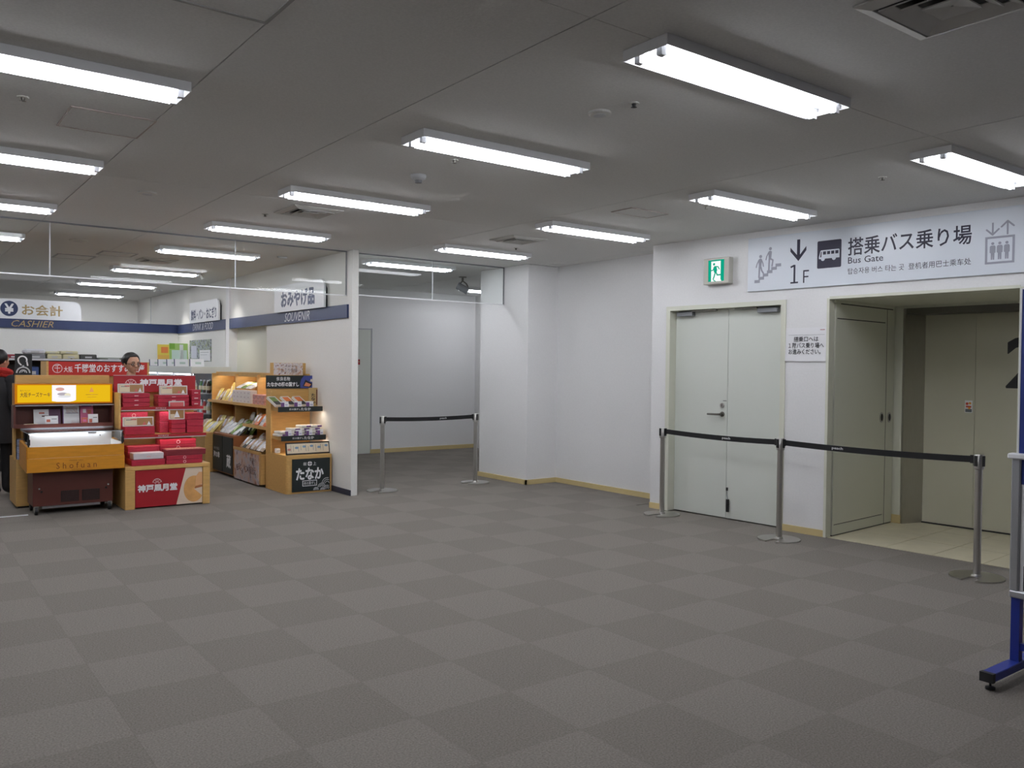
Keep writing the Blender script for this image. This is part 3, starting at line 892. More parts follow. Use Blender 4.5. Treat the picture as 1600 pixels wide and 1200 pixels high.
t = wall_sign('souvenir_sign', 'white souvenir sign board standing on the navy band', 9.50, 11.10, 2.205, 2.555)
text('おみやげ品', 11.10 - 10.86, 11.10 - 9.77, 2.255, 2.475, -0.06, NAVY, t, bold=0.045)
t = wall_sign('drink_food_sign', 'white drink and food sign board near the shop corner', 13.46, 15.02, 2.205, 2.55)
text('飲料・パン・おにぎり', 15.02 - 14.93, 15.02 - 13.56, 2.235, 2.43, -0.06, NAVY, t, bold=0.03)
BANDT = mat('band_lettering', (214, 216, 222), 0.5)
for s, a, b, z0, z1, lab in (('SOUVENIR', 10.82, 10.0, 2.075, 2.19, 'white souvenir lettering on the navy band'), ('DRINK & FOOD', 14.95, 13.85, 2.075, 2.19, 'white drink and food lettering on the navy band')):
    t = thing('band_lettering', lab, 'lettering', (4.304, a, 0), SW)
    text(s, 0, a - b, z0, z1, 0, BANDT, t, shear=0.3)
t = thing('cashier_sign', 'white cashier sign board with yen symbol above the navy band', 'sign', (0, 15.915, 0))
n = 6
r = 0.13
x0, x1, z0, z1 = -0.6, 2.727, 2.212, 2.535
M().plate([(x0, z0), (x1, z0)] + [(x1 - r + r * math.cos(PI / 2 * i / n), z1 - r + r * math.sin(PI / 2 * i / n)) for i in range(n + 1)] + [(x0, z1)], -0.03, 0.0, 0).build('sign_board', [WHITE], t)
M().disc(1.667, 2.375, 0.125, -0.032, -0.03, 0, 28).build('yen_disc', [NAVY], t)
text('¥', 1.60, 1.735, 2.29, 2.455, -0.032, WHITE, t, bold=0.03)
text('お会計', 1.845, 2.445, 2.275, 2.455, -0.03, GOLDINK, t, bold=0.02)
t = thing('band_lettering', 'bronze cashier lettering on the navy band', 'lettering', (0, 15.894, 0))
text('CASHIER', 1.70, 2.31, 2.085, 2.19, 0, GOLDINK, t, shear=0.3)

# ================================================================ BELT STANCHIONS
def stanchion(x, y, rz, label):
    t = thing('belt_stanchion', label, 'stanchion', (x, y, 0), rz, 'steel belt barrier posts')
    R = 0.183
    # base plate: disc with a nesting slot that runs from the rim to the post
    poly = []
    n = 40
    a0 = 0.25
    for i in range(n + 1):
        a = a0 + (2 * PI - 2 * a0) * i / n
        poly.append((R * math.cos(a), R * math.sin(a)))
    poly += [(R * .72, -0.040), (R * .4, -0.036), (0.05, -0.024), (0.038, 0.0), (0.05, 0.024), (R * .4, 0.036), (R * .72, 0.040)]
    M().slab(poly, 0.0, 0.011).build('base_plate', [STEEL], t)
    M().lathe([(0.036, 0.011), (0.033, 0.022), (0.0255, 0.026), (0.0255, 0.79)], 20).build('post', [STEEL], t, smooth=True)
    M().lathe([(0.0255, 0.79), (0.035, 0.795), (0.035, 0.893), (0.030, 0.90), (0.001, 0.90)], 20).build('head_collar', [STEEL], t, smooth=True)
    for i in range(4):
        a = PI / 4 + i * PI / 2 + 0.5
        m = M()
        m.T = Matrix.Rotation(a, 4, 'Z')
        m.box(-0.011, 0.011, 0.031, 0.040, 0.815, 0.892)
        m.build('belt_slot', [BLACK], t)
    return t


S = [(6.441, 5.999), (6.365, 4.528), (6.41, 2.864), (4.819, 9.019), (6.18, 9.03)]
stanchion(*S[0], 3.3, 'steel belt post at the left of the double door')
stanchion(*S[1], 3.35, 'steel belt post between the double door and the lift')
stanchion(*S[2], 3.25, 'nearest steel belt post before the lift beside the notice board')
stanchion(*S[3], 3.7, 'left steel belt post at the corridor mouth')
stanchion(*S[4], 3.3, 'right steel belt post at the corridor mouth beside the pillar')
BTXT = mat('belt_print', (220, 220, 222), 0.6)


def belt(a, b, f, label):
    a, b = Vector((*a, 0)), Vector((*b, 0))
    d = b - a
    L = d.length
    t = thing('barrier_belt', label, 'belt', a, math.atan2(d.y, d.x))
    m = M()
    n = 16
    x0, x1 = 0.036, L - 0.036
    zc = lambda k: 0.862 - 0.022 * 4 * k * (1 - k) * 0.6
    for i in range(n):
        k0, k1 = i / n, (i + 1) / n
        xa, xb = x0 + (x1 - x0) * k0, x0 + (x1 - x0) * k1
        m._add([(xa, -.0015, zc(k0) - .024), (xb, -.0015, zc(k1) - .024), (xb, -.0015, zc(k1) + .024), (xa, -.0015, zc(k0) + .024),
                (xa, .0015, zc(k0) - .024), (xb, .0015, zc(k1) - .024), (xb, .0015, zc(k1) + .024), (xa, .0015, zc(k0) + .024)],
               [(0, 1, 2, 3), (7, 6, 5, 4), (3, 2, 6, 7), (0, 4, 5, 1)], 0)
    m.build('webbing', [BELT], t)
    M().box(L - 0.062, L - 0.036, -0.006, 0.006, 0.832, 0.892).build('belt_clip', [BLACK], t, bevel=0.002)
    M().box(0.036, 0.05, -0.008, 0.008, 0.832, 0.892).build('belt_outlet', [BLACK], t, bevel=0.002)
    xc = x0 + (x1 - x0) * f
    text('peach', xc - 0.05, xc + 0.05, zc(f) - 0.013, zc(f) + 0.015, -0.0016, BTXT, t, bold=0.02)


belt(S[0], S[1], 0.58, 'black belt across the double door')
belt(S[1], S[2], 0.32, 'black belt across the lift alcove')
belt(S[3], S[4], 0.64, 'black belt across the corridor mouth')

# ================================================================ NOTICE BOARD STAND at the right edge
t = thing('notice_board_stand', 'blue-legged notice board stand with aluminium frame at the right edge', 'notice board', (4.46, 1.80, 0), SW)
M().box(-0.03, 0.03, -0.31, 0.31, 0.045, 0.085).build('foot', [BLUEP], t, bevel=0.003)
M().box(-0.031, 0.031, -0.315, -0.29, 0.043, 0.087).build('end_cap', [BLACK], t)
for yy in (-0.27, 0.27):
    M().lathe([(0.001, 0), (0.022, 0), (0.022, 0.012), (0.006, 0.016), (0.006, 0.046), (0.001, 0.046)], 12, c=(0, yy, 0)).build('levelling_foot', [BLACK], t)
M().box(-0.02, 0.02, -0.02, 0.02, 0.085, 1.08).build('upright', [BLUEP], t)
M().box(0.88, 0.92, -0.02, 0.02, 0.085, 1.95).build('upright', [BLUEP], t)
M().box(0.87, 0.93, -0.31, 0.31, 0.045, 0.085).build('foot', [BLUEP], t, bevel=0.003)
M().box(0.02, 0.88, -0.014, 0.014, 0.14, 0.175).build('cross_bar', [BLUEP], t)
lo = M().box(-0.02, 0.92, -0.05, -0.022, 0.40, 0.435).box(-0.02, 0.022, -0.05, -0.022, 0.435, 1.085).box(0.878, 0.92, -0.05, -0.022, 0.435, 1.085)
lo.build('frame', [ALU], t, bevel=0.006)
M().box(0.022, 0.878, -0.036, -0.024, 0.435, 1.085).build('lower_panel', [PAPER], t)
M().box(0.022, 0.878, -0.038, -0.036, 0.955, 1.085).build('lower_header', [BLUEB], t)
M().box(0.04, 0.25, -0.0375, -0.036, 0.44, 0.56, 0).box(0.045, 0.245, -0.039, -0.0375, 0.445, 0.555, 1).build('caption_box', [INK, PAPER], t)
M().box(-0.03, 0.93, -0.075, -0.022, 1.078, 1.105).build('ledge', [WHITE], t, bevel=0.006)
M().box(0.007, 0.9, -0.034, -0.022, 1.105, 1.90).build('upper_panel', [BLUEB], t)
M().box(-0.001, 0.007, -0.036, -0.02, 1.105, 1.905).box(0.008, 0.906, -0.036, -0.02, 1.90, 1.907).build('upper_edge', [WHITE], t)
bx = thing('storage_crate', 'dark red crate behind the notice board foot', 'crate', (4.9, 1.42, 0))
M().box(-0.16, 0.16, -0.12, 0.12, 0, 0.16).build('body', [REDDARK], bx, bevel=0.005)
M().box(-0.17, 0.17, -0.13, 0.13, 0.16, 0.185).build('lid', [REDDARK], bx)
# second white sheet hung behind the stand
M().box(0.06, 0.86, -0.012, -0.004, 0.19, 0.40).build('hanging_sheet', [PAPER], t)

# ================================================================ SHOP: freezer cart
t = thing('freezer_cart', 'orange wood and brown freezer cart with lit yellow sign', 'display cart', (1.11, 9.2, 0))
W = 0.87
M().box(0.07, 0.79, 0.15, 0.52, 0.085, 0.43).build('cabinet', [BROWN], t, bevel=0.003)
for a, b in ((0.315, 0.475), (0.505, 0.665)):
    v = M().box(a, b, 0.146, 0.151, 0.115, 0.225, 0)
    for k in range(7):
        v.box(a + .006, b - .006, 0.142, 0.147, 0.12 + k * .0148, 0.12 + k * .0148 + .008, 1)
    v.build('vent', [BLACK, mat('vent_brown', (64, 34, 30))], t)
for x, z in ((0.125, 0.26), (0.745, 0.262)):
    M().disc(x, z, 0.009, 0.144, 0.151, 0, 12).build('bolt', [CHROME], t)
    M().disc(x + (.02 if x < .4 else -.02), z - .032, 0.011, 0.145, 0.151, 0, 12).build('lock', [BLACK], t)
M().box(0.16, 0.68, 0.2, 0.23, 0.055, 0.085).build('bottom_rail', [ALU], t)
for x in (0.10, 0.76):
    for y in (0.17, 0.5):
        c = M().tube((x - .012, y, .042), (x + .012, y, .042), 0.042, n=16).build('caster_wheel', [BLACK], t)
        M().tube((x - .016, y, .042), (x + .016, y, .042), 0.018, n=12).box(x - .02, x - .015, y - .018, y + .018, .035, .09).box(x + .015, x + .02, y - .018, y + .018, .035, .09).box(x - .02, x + .02, y - .02, y + .02, .08, .09).build('caster_fork', [CHROME], c)
# tub: front fascia in two boards, sloping sides, white liner
M().box(0, W, 0.0, 0.025, 0.435, 0.569).build('lower_fascia', [WOOD_O], t, bevel=0.003)
M().box(0.006, W - .006, 0.006, 0.03, 0.571, 0.682).build('upper_fascia', [WOOD_O], t, bevel=0.002)
for x in (0.0, W - 0.02):
    sd = M()
    sd._add([(x, .026, .437), (x, .545, .47), (x, .545, .715), (x, .031, .682), (x + .02, .026, .437), (x + .02, .545, .47), (x + .02, .545, .715), (x + .02, .031, .682)],
            [(0, 3, 2, 1), (4, 5, 6, 7), (0, 4, 7, 3), (1, 2, 6, 5), (3, 7, 6, 2), (0, 1, 5, 4)], 0)
    sd.build('side_board', [WOOD_O], t)
LINER = mat('white_liner', (240, 240, 240), 0.35)
ln_ = M().box(.021, W - .021, .031, .52, .44, .46).box(.021, .03, .031, .52, .46, .70).box(W - .03, W - .021, .031, .52, .46, .70).box(.021, W - .021, .50, .52, .46, .825)
ln_.build('liner', [LINER], t)
M().box(0.62, 0.70, .494, .499, .765, .775).disc(0.735, .74, .006, .494, .5, 0, 8).disc(0.06, .74, .006, .494, .5, 0, 8).build('thermometer', [INK], t)
M().box(.03, W - .03, .031, .036, .683, .815).build('front_glass', [CASEGLASS], t)
M().box(.012, .018, .04, .52, .70, .815).build('side_glass', [CASEGLASS], t)
M().box(W - .018, W - .012, .04, .52, .70, .815).build('side_glass', [CASEGLASS], t)
M().box(0.01, W - .01, .04, .50, .8185, .8245).build('top_glass', [CASEGLASS], t)
M().box(0.008, W - .008, .028, .04, .811, .818).box(0.008, W - .008, .50, .53, .815, .835).box(.008, .02, .04, .5, .811, .818).box(W - .02, W - .008, .04, .5, .811, .818).build('top_rail', [ALU], t)
for x in (0.012, W - 0.024):
    M().box(x, x + .012, .012, .032, .60, .80).box(x - .006, x + .018, .004, .03, .70, .755).build('corner_latch', [BLACK], t)
M().box(0.10, W - .10, .465, .49, .79, .805).build('case_light', [CASE_L], t)
# brown display niche and lit sign
nm = M().box(-0.055, -0.035, .50, .68, .835, 1.065).box(W - .02, W, .50, .68, .835, 1.065).box(-0.035, W, .66, .68, .835, 1.065).box(-0.035, W, .50, .66, .835, .862).box(-0.055, W, .49, .50, .835, .872)
nm.box(-0.035, W, .50, .66, 1.055, 1.068)
nm.build('display_niche', [BROWN], t)
M().box(-0.04, W + .0, .485, .497, 1.056, 1.066).build('niche_rail', [ALU], t)
M().box(-0.045, W - .01, .515, .64, 1.075, 1.283).build('lightbox_case', [mat('lightbox_case', (196, 120, 30), 0.5)], t)
lbx = M().box(-0.040, W - .015, .511, .516, 1.083, 1.277, 0).box(-0.02, W - .035, .510, .5115, 1.093, 1.267, 1)
lbx.plate([(0.287, 1.105), (0.33, 1.097), (0.45, 1.095), (0.485, 1.102), (0.508, 1.112), (0.508, 1.267), (0.287, 1.267)], .5090, .5105, 2)
lbx.build('lightbox_face', [LB_O, LB_Y, LB_W], t)
M().disc(0.36, 1.225, 0.04, .5075, .509, 0, 16, 0.018).disc(0.385, 1.175, 0.05, .5075, .509, 1, 16, 0.016).disc(0.43, 1.165, 0.03, .507, .5085, 2, 16, 0.02).disc(0.40, 1.15, 0.06, .5065, .508, 3, 16, 0.012).build('cake_print', [emit('cake_pink', (222, 170, 160), 0.95), emit('cake_grey', (186, 176, 186), 0.95), emit('cake_cream', (240, 232, 205), 0.95), emit('cake_white', (232, 232, 236), 0.95)], t)
text('大阪チーズケーキ', 0.003, 0.272, 1.145, 1.195, .510, LB_INK, t, bold=0.01)
text('おいしい', 0.003, 0.09, 1.205, 1.222, .510, LB_INK, t)
M().plate([(0.635, 1.195), (0.675, 1.195), (0.672, 1.215), (0.655, 1.245), (0.640, 1.215)], .5085, .510, 0).build('flame_print', [emit('flame_print', (232, 160, 90), 0.9)], t)
M().box(0.60, 0.715, .5085, .510, 1.165, 1.169).box(0.615, 0.70, .5085, .510, 1.140, 1.143).build('caption_print', [mat('caption_ochre', (214, 160, 60))], t)
text('S h o f u a n', 0.252, 0.61, 0.462, 0.522, 0.0, mat('burnt_print', (120, 66, 20)), t)
text('cheese cake', 0.363, 0.49, 0.535, 0.547, 0.0, mat('burnt_print', (120, 66, 20)), t)
text('OSAKA', 0.385, 0.47, 0.443, 0.453, 0.0, mat('burnt_print', (120, 66, 20)), t)

# sample boards in the niche
def leaning_card(name, label, x0, x1, y, z0, h, cols, cat='sample card', lean=0.22, th=0.012, group=None):
    t = thing(name, label, cat, ((x0 + x1) / 2, y, z0), 0, group)
    t.rotation_euler = (-lean, 0, 0)
    w2 = (x1 - x0) / 2
    M().box(-w2, w2, -th, 0, 0, h).build('board', [cols[0]], t)
    m = M()
    for k, (a, b, c, d) in enumerate(cols[2]):
        m.box(-w2 + 2 * w2 * a, -w2 + 2 * w2 * b, -th - .0012, -th, h * c, h * d, k % len(cols[1]))
    m.build('print', cols[1], t)
    return t


PURP = mat('purple_print', (110, 70, 130), 0.5)
PINKP = mat('pink_print', (210, 110, 150), 0.5)
CREAMP = mat('cream_print', (226, 214, 190), 0.6)
FOODP = mat('food_print', (196, 104, 84), 0.5)
DKP = mat('plum_print', (92, 52, 84), 0.5)
leaning_card('sample_card', 'white and plum cake sample card at the left of the freezer niche', 1.245, 1.49, 9.80, 0.862, 0.155, (PAPER, [DKP, FOODP, BROWN], [(.56, 1, 0, 1), (.2, .4, .7, .8), (.3, .55, .5, .58)]))
leaning_card('sample_card', 'white cake sample card with a red roll picture in the niche middle', 1.51, 1.665, 9.80, 0.862, 0.20, (PURP, [PAPER, FOODP, PURP, FOODP], [(.05, 1, 0, 1), (.2, .9, .55, .85), (.15, .95, .53, .57), (.5, 1, 0.0, .2)]))
leaning_card('sample_card', 'pink cake sample card with round sweets at the niche right', 1.675, 1.80, 9.80, 0.862, 0.20, (PINKP, [PURP, PAPER, FOODP], [(.1, .9, .88, .96), (.2, .45, .55, .75), (.55, .85, .5, .7)]))
leaning_card('price_card', 'small white price card before the plum sample card', 1.335, 1.455, 9.72, 0.862, 0.09, (PAPER, [GREY, FOODP], [(.5, .9, .6, .68), (.12, .4, .3, .6)]), 'price card', 0.15, 0.006)
leaning_card('price_card', 'small white price card before the pink sample card', 1.735, 1.83, 9.72, 0.862, 0.10, (PAPER, [GREY, FOODP], [(.5, .9, .6, .68), (.1, .4, .1, .5)]), 'price card', 0.15, 0.006)
leaning_card('price_card', 'small red cake photo card at the foot of the pink sample card', 1.675, 1.73, 9.725, 0.862, 0.065, (FOODP, [PINKP], [(.2, .8, .3, .7)]), 'price card', 0.15, 0.006)
pd = thing('sample_plate', 'flat cream sample packet lying at the niche left end', 'sample packet', (1.21, 9.74, 0.862))
M().box(-.06, .065, -.025, .025, 0, .012).build('packet', [CREAMP], pd, bevel=0.004)
M().box(-.03, .03, -.02, .02, .012, .014).build('label', [GOLDINK], pd)

# ================================================================ SHOP: tan stand behind the cart
t = thing('wooden_stand', 'tan wooden stand behind the freezer cart', 'display stand', (1.10, 9.9, 0))
M().box(0, 0.88, 0, 0.54, 0.02, 0.50).build('base_box', [WOOD], t, bevel=0.004)
M().box(0.02, 0.86, 0.02, 0.52, 0.0, 0.02).build('plinth', [BLACK], t)
M().box(0.0, 0.88, 0.10, 0.14, 0.50, 1.28).build('back_panel', [WOOD], t)
M().box(0.0, 0.885, 0.06, 0.14, 1.28, 1.366).build('header_board', [WOOD], t, bevel=0.003)
M().box(-0.02, 0.0, 0.02, 0.14, 0.50, 1.28).build('side_panel', [WOOD], t)
t = thing('hook_board', 'black board with white hook and ring emblem on the tan stand', 'sign', (1.10, 10.0, 1.366))
M().box(0.0, 0.155, 0, 0.012, 0, 0.22).build('board', [BLACK], t)
hk = M().ring(0.068, 0.155, 0.046, 0.014, -0.0015, 0, 0, 20, -0.5, PI + 0.6).stroke([(0.033, 0.13), (0.055, 0.105)], 0.014, -.0015, 0).stroke([(0.108, 0.14), (0.115, 0.10)], 0.014, -.0015, 0)
hk.build('hook_print', [PAPER], t)
M().ring(0.075, 0.022, 0.066, 0.014, -0.0015, 0, 0, 24, 0.0, PI).ring(0.075, 0.022, 0.036, 0.010, -0.0015, 0, 0, 18, 0.0, PI).stroke([(0.06, 0.03), (0.08, 0.05), (0.09, 0.03)], 0.008, -.0015, 0).disc(0.075, 0.092, 0.010, -.0015, 0).build('ring_emblem', [LGREY], t)
for k, (x, y, z) in enumerate(((1.16, 9.96, .50), (1.16, 9.96, .57), (1.16, 9.96, .64))):
    b = thing('wrapped_package', ('bottom', 'middle', 'top')[k] + ' pale blue wrapped package stacked on the tan stand corner', 'package', (x, y, z), 0, 'packages on the tan stand')
    M().box(-.05, .05, -.05, .05, 0.0, .068).build('wrap', [print_mat('blue_wrap', [(210, 216, 230), (150, 165, 205), (225, 228, 236)], 25)], b, bevel=0.006)
    M().box(-.02, .02, -.0515, -.05, .02, .05).build('label', [PAPER], b)

# ================================================================ SHOP: red gift stand
t = thing('gift_stand', 'wooden stepped stand with red shelves of red gift boxes', 'display stand', (1.985, 9.2, 0))
M().box(0, 0.85, 0, 0.62, 0.40, 0.44).build('base_top', [WOOD], t, bevel=0.004)
for a, b in ((0.0, 0.095), (0.775, 0.85)):
    M().box(a, b, 0, 0.62, 0.0, 0.40).build('base_side', [WOOD], t, bevel=0.003)
M().box(0.095, 0.775, 0.03, 0.60, 0.02, 0.40).build('base_core', [BROWN], t)
fp = M().plate([(0.10, 0.015), (0.505, 0.015), (0.60, 0.397), (0.10, 0.397)], 0.012, 0.03, 0).plate([(0.505, 0.015), (0.772, 0.015), (0.772, 0.397), (0.60, 0.397)], 0.012, 0.03, 1)
fp.build('front_panel', [RED, mat('biscuit_ground', (226, 206, 184), 0.5)], t)
bis = M()
c0 = (0.685, 0.17)
bis.plate([(min(0.771, c0[0] + 0.105 * math.cos(a)), c0[1] + 0.14 * math.sin(a)) for a in [0.35 + i * (2 * PI - 0.95) / 26 for i in range(27)]] + [c0], 0.0105, 0.012, 0)
bis.plate([(0.70, 0.20), (0.771, 0.215), (0.771, 0.345), (0.735, 0.345), (0.705, 0.30)], 0.0095, 0.0105, 1)
bis.plate([(0.69, 0.17), (0.771, 0.185), (0.771, 0.21), (0.70, 0.195)], 0.0098, 0.0108, 2)
bis.build('biscuit_print', [mat('biscuit', (214, 160, 96), 0.5, var=0.1, scale=12), mat('biscuit_light', (226, 172, 120), 0.5), mat('biscuit_shade', (176, 110, 64), 0.5)], t)
text('神戸凮月堂', 0.122, 0.515, 0.168, 0.248, 0.012, PAPER, t, bold=0.05)
FANI = mat('fan_ink', (226, 190, 190), 0.5)
def fan(m, cx, cz, w_, h_, y):
    m.ring(cx, cz, w_, 0.007, y - .0012, y, 0, 14, 0.35, PI - 0.35, h_)
    m.ring(cx, cz, w_ * .45, 0.006, y - .0012, y, 0, 10, 0.2, PI - 0.2, h_ * .45)
    for a in (0.5, 1.1, PI / 2, 2.04, 2.64):
        m.stroke([(cx + w_ * .42 * math.cos(a), cz + h_ * .42 * math.sin(a)), (cx + w_ * .96 * math.cos(a), cz + h_ * .96 * math.sin(a))], 0.005, y - .0012, y, 0, False)
    return m
fan(M(), 0.312, 0.245, 0.05, 0.06, 0.012).build('fan_emblem', [FANI], t)
M().box(0.0, 0.85, 0.60, 0.62, 0.44, 1.20).build('back_panel', [WOOD], t)
M().box(0.0, 0.02, 0.30, 0.60, 0.44, 1.19).build('side_panel', [WOOD], t)
M().box(0.0, 0.85, 0.545, 0.56, 1.19, 1.367).build('header_board', [RED], t)
M().box(0.0, 0.85, 0.545, 0.56, 1.367, 1.372).build('header_edge', [LGREY], t)
text('神戸凮月堂', 0.262, 0.705, 1.256, 1.332, 0.545, PAPER, t, bold=0.05)
fan(M(), 0.172, 1.262, 0.062, 0.068, 0.545).build('fan_emblem', [FANI], t)
for z, yf, nm in ((0.725, 0.19, 0), (1.012, 0.29, 1)):
    sh = M().box(0.02, 0.85, yf, 0.60, z, z + 0.022).build('shelf', [WOOD], t)
    M().box(0.02, 0.862, yf - .012, yf, z - .004, z + 0.026).build('shelf_edge', [RED], sh)
    M().box(0.02, 0.862, yf - .012, yf, z - .012, z - 0.004).build('edge_strip', [LGREY], sh)
    M().box(0.05, 0.80, yf + .03, yf + .05, z - .011, z - .002).build('shelf_lamp', [STRIP_R], sh)
    text('神戸凮月堂', 0.36, 0.47, z + .004, z + .018, yf - .012, PAPER, sh)

# gift boxes: one mould per size, copied
_box_mesh = {}


def gift_box(x0, x1, y0, dep, z0, h, label, group, mm=REDBOX, mark='seal', name='gift_box'):
    key = (round(x1 - x0, 3), round(dep, 3), round(h, 3), mm.name, mark)
    W_ = x1 - x0
    if key not in _box_mesh:
        b = M().box(-W_ / 2, W_ / 2, 0, dep, 0, h).build('box', [mm], None, bevel=0.004)
        l = M().box(-W_ / 2 - .0015, W_ / 2 + .0015, -.0015, dep + .0015, h * .55, h + .001).build('lid', [mm], None, bevel=0.003)
        parts = [('box', b.data), ('lid', l.data)]
        if mark == 'seal':
            s_ = M().ring(0, h * .5, min(.02, h * .38), 0.005, -.0035, -.0016, 0, 12).build('seal', [FANI])
            parts.append(('seal', s_.data))
            bpy.data.objects.remove(s_)
        elif mark == 'mark':
            s_ = M().box(-.02, .02, -.0032, -.0016, h * .35, h * .55).build('seal', [FANI])
            parts.append(('print', s_.data))
            bpy.data.objects.remove(s_)
        for o in (b, l):
            bpy.data.objects.remove(o)
        _box_mesh[key] = parts
    t = thing(name, label, 'gift box', ((x0 + x1) / 2, y0, z0), 0, group)
    for nm, me in _box_mesh[key]:
        o = bpy.data.objects.new(nm, me)
        COL.objects.link(o)
        o.parent = t
    return t


LV = {1: ['only'], 2: ['bottom', 'top'], 3: ['bottom', 'middle', 'top'], 4: ['bottom', 'second', 'third', 'top']}


def stack(x0, x1, y0, dep, z0, hs, where, mm=REDBOX, mark='mark'):
    z = z0
    for k, h in enumerate(hs):
        gift_box(x0, x1, y0, dep, z + .0015, h - .003, '%s red gift box of the %s' % (LV[len(hs)][k], where), 'red gift boxes', mm, mark)
        z += h
    return z


def sample_frame(x0, x1, y, z0, h, label, tall=False, lean=0.12):
    t = thing('sample_box', label, 'sample box', ((x0 + x1) / 2, y, z0), 0)
    t.rotation_euler = (-lean, 0, 0)
    w2 = (x1 - x0) / 2
    M().box(-w2, w2, 0, .02, 0, h).build('frame', [mat('sample_frame', (214, 208, 204), 0.4)], t, bevel=0.003)
    m = M().box(-w2 + .012, w2 - .012, -.0012, 0, .012, h - .012, 0)
    if tall:
        m.box(-w2 + .012, w2 - .012, -.002, -.001, h * .72, h - .012, 3).plate([(-.03, h * .12), (.03, h * .12), (0.0, h * .5)], -.0025, -.001, 2).box(-w2 + .015, -w2 + .06, -.002, -.001, .015, h * .3, 1)
    else:
        m.box(-w2 + .014, -w2 * .1, -.002, -.001, .014, h - .014, 1).box(-w2 + .03, -w2 + .09, -.0025, -.0015, h * .66, h * .74, 4).box(-w2 * .5, -w2 * .12, -.0025, -.0015, h * .68, h * .80, 3)
        m.plate([(w2 * .25, h * .15), (w2 * .5, h * .15), (w2 * .38, h * .5)], -.0025, -.0012, 3).plate([(w2 * .55, h * .15), (w2 * .8, h * .15), (w2 * .68, h * .55)], -.0025, -.0012, 2)
    m.build('window', [mat('biscuit_window', (166, 122, 72), 0.4), mat('label_cream', (222, 206, 176), 0.6), PAPER, mat('label_pink', (206, 96, 96), 0.5), GREY], t)
    return t


Zb, Z1, Z2 = 0.441, 0.7485, 1.0355
# top shelf (front edge at y 9.49)
stack(2.03, 2.30, 9.53, .20, Z2, [.049, .049, .049], 'left stack on the top red shelf')
sample_frame(1.99, 2.25, 9.56, Z2 + .149, .10, 'open-front sample box on the left stack of the top red shelf')
stack(2.385, 2.705, 9.53, .20, Z2, [.045, .045, .035], 'middle stack on the top red shelf')
sample_frame(2.405, 2.70, 9.56, Z2 + .127, .10, 'open-front sample box on the middle stack of the top red shelf')
stack(2.735, 2.83, 9.53, .20, Z2, [.06, .06, .06], 'narrow right stack on the top red shelf', REDBOX, 'mark')
# middle shelf
stack(2.02, 2.30, 9.62, .17, Z1, [.08, .08, .07], 'rear left stack on the middle red shelf', REDBOX2, 'seal')
stack(2.035, 2.33, 9.44, .15, Z1, [.085], 'front left place on the middle red shelf', REDBOX, 'none')
sample_frame(2.02, 2.325, 9.465, Z1 + .087, .10, 'open-front sample box on the front left of the middle red shelf')
stack(2.41, 2.50, 9.57, .20, Z1, [.12, .11], 'patterned stack left of the tall sample', REDBOX2, 'none')
stack(2.505, 2.65, 9.46, .20, Z1, [.05, .05, .045], 'stack under the tall sample box', REDBOX, 'none')
sample_frame(2.485, 2.65, 9.485, Z1 + .147, .20, 'tall open-front sample box with a white sail picture', True, 0.06)
stack(2.665, 2.84, 9.46, .22, Z1, [.072, .072, .072], 'right stack on the middle red shelf', REDBOX, 'none')
# bottom
stack(2.06, 2.375, 9.43, .18, Zb, [.065, .065, .06], 'rear left stack on the stand base', REDBOX, 'none')
stack(2.055, 2.385, 9.24, .17, Zb, [.062], 'front left place on the stand base', REDBOX, 'none')
gift_box(2.075, 2.37, 9.25, .16, Zb + .064, .064, 'white window gift box on the front left of the stand base', None, mat('white_box', (214, 208, 212), 0.35), 'mark')
stack(2.39, 2.765, 9.47, .2, Zb, [.06, .06, .062, .062], 'rear right stack on the stand base', REDBOX, 'seal')
stack(2.395, 2.765, 9.235, .2, Zb, [.045, .045], 'front right stack on the stand base', REDBOX, 'seal')
b = gift_box(2.40, 2.80, 9.235, .2, Zb + .092, .058, 'dark red open tray box on the front right stack', None, REDDARK, 'none', 'tray_box')
M().box(-.18, .18, .02, .18, .059, .0625).build('contents', [print_mat('tray_contents', [(200, 150, 110), (150, 60, 60), (220, 190, 150)], 50)], b)

# red header stand behind the shop assistant
t = thing('sign_shelf', 'wooden shelf stand with a red header sign behind the shop assistant', 'display stand', (1.525, 11.0, 0))
M().box(0, 1.12, 0.02, 0.42, 0.0, 1.345).build('body', [WOOD_D], t)
M().box(0.0, 0.022, -.005, 0.44, 1.345, 1.515).box(1.098, 1.12, -.005, .44, 1.345, 1.515).build('side_post', [WOOD], t)
M().box(0.022, 1.098, 0.0, 0.02, 1.345, 1.512).build('red_sign', [RED_B], t)
em = M().ring(0.113, 1.432, 0.052, 0.006, -.002, 0, 0, 24)
em.build('ring_emblem', [PAPER], t)
text('千', 0.083, 0.143, 1.392, 1.474, 0, PAPER, t)
text('大阪', 0.178, 0.272, 1.388, 1.455, 0, PAPER, t, bold=0.01)
text('千勝堂のおすすめ土産', 0.292, 1.065, 1.388, 1.488, 0, PAPER, t, bold=0.02)

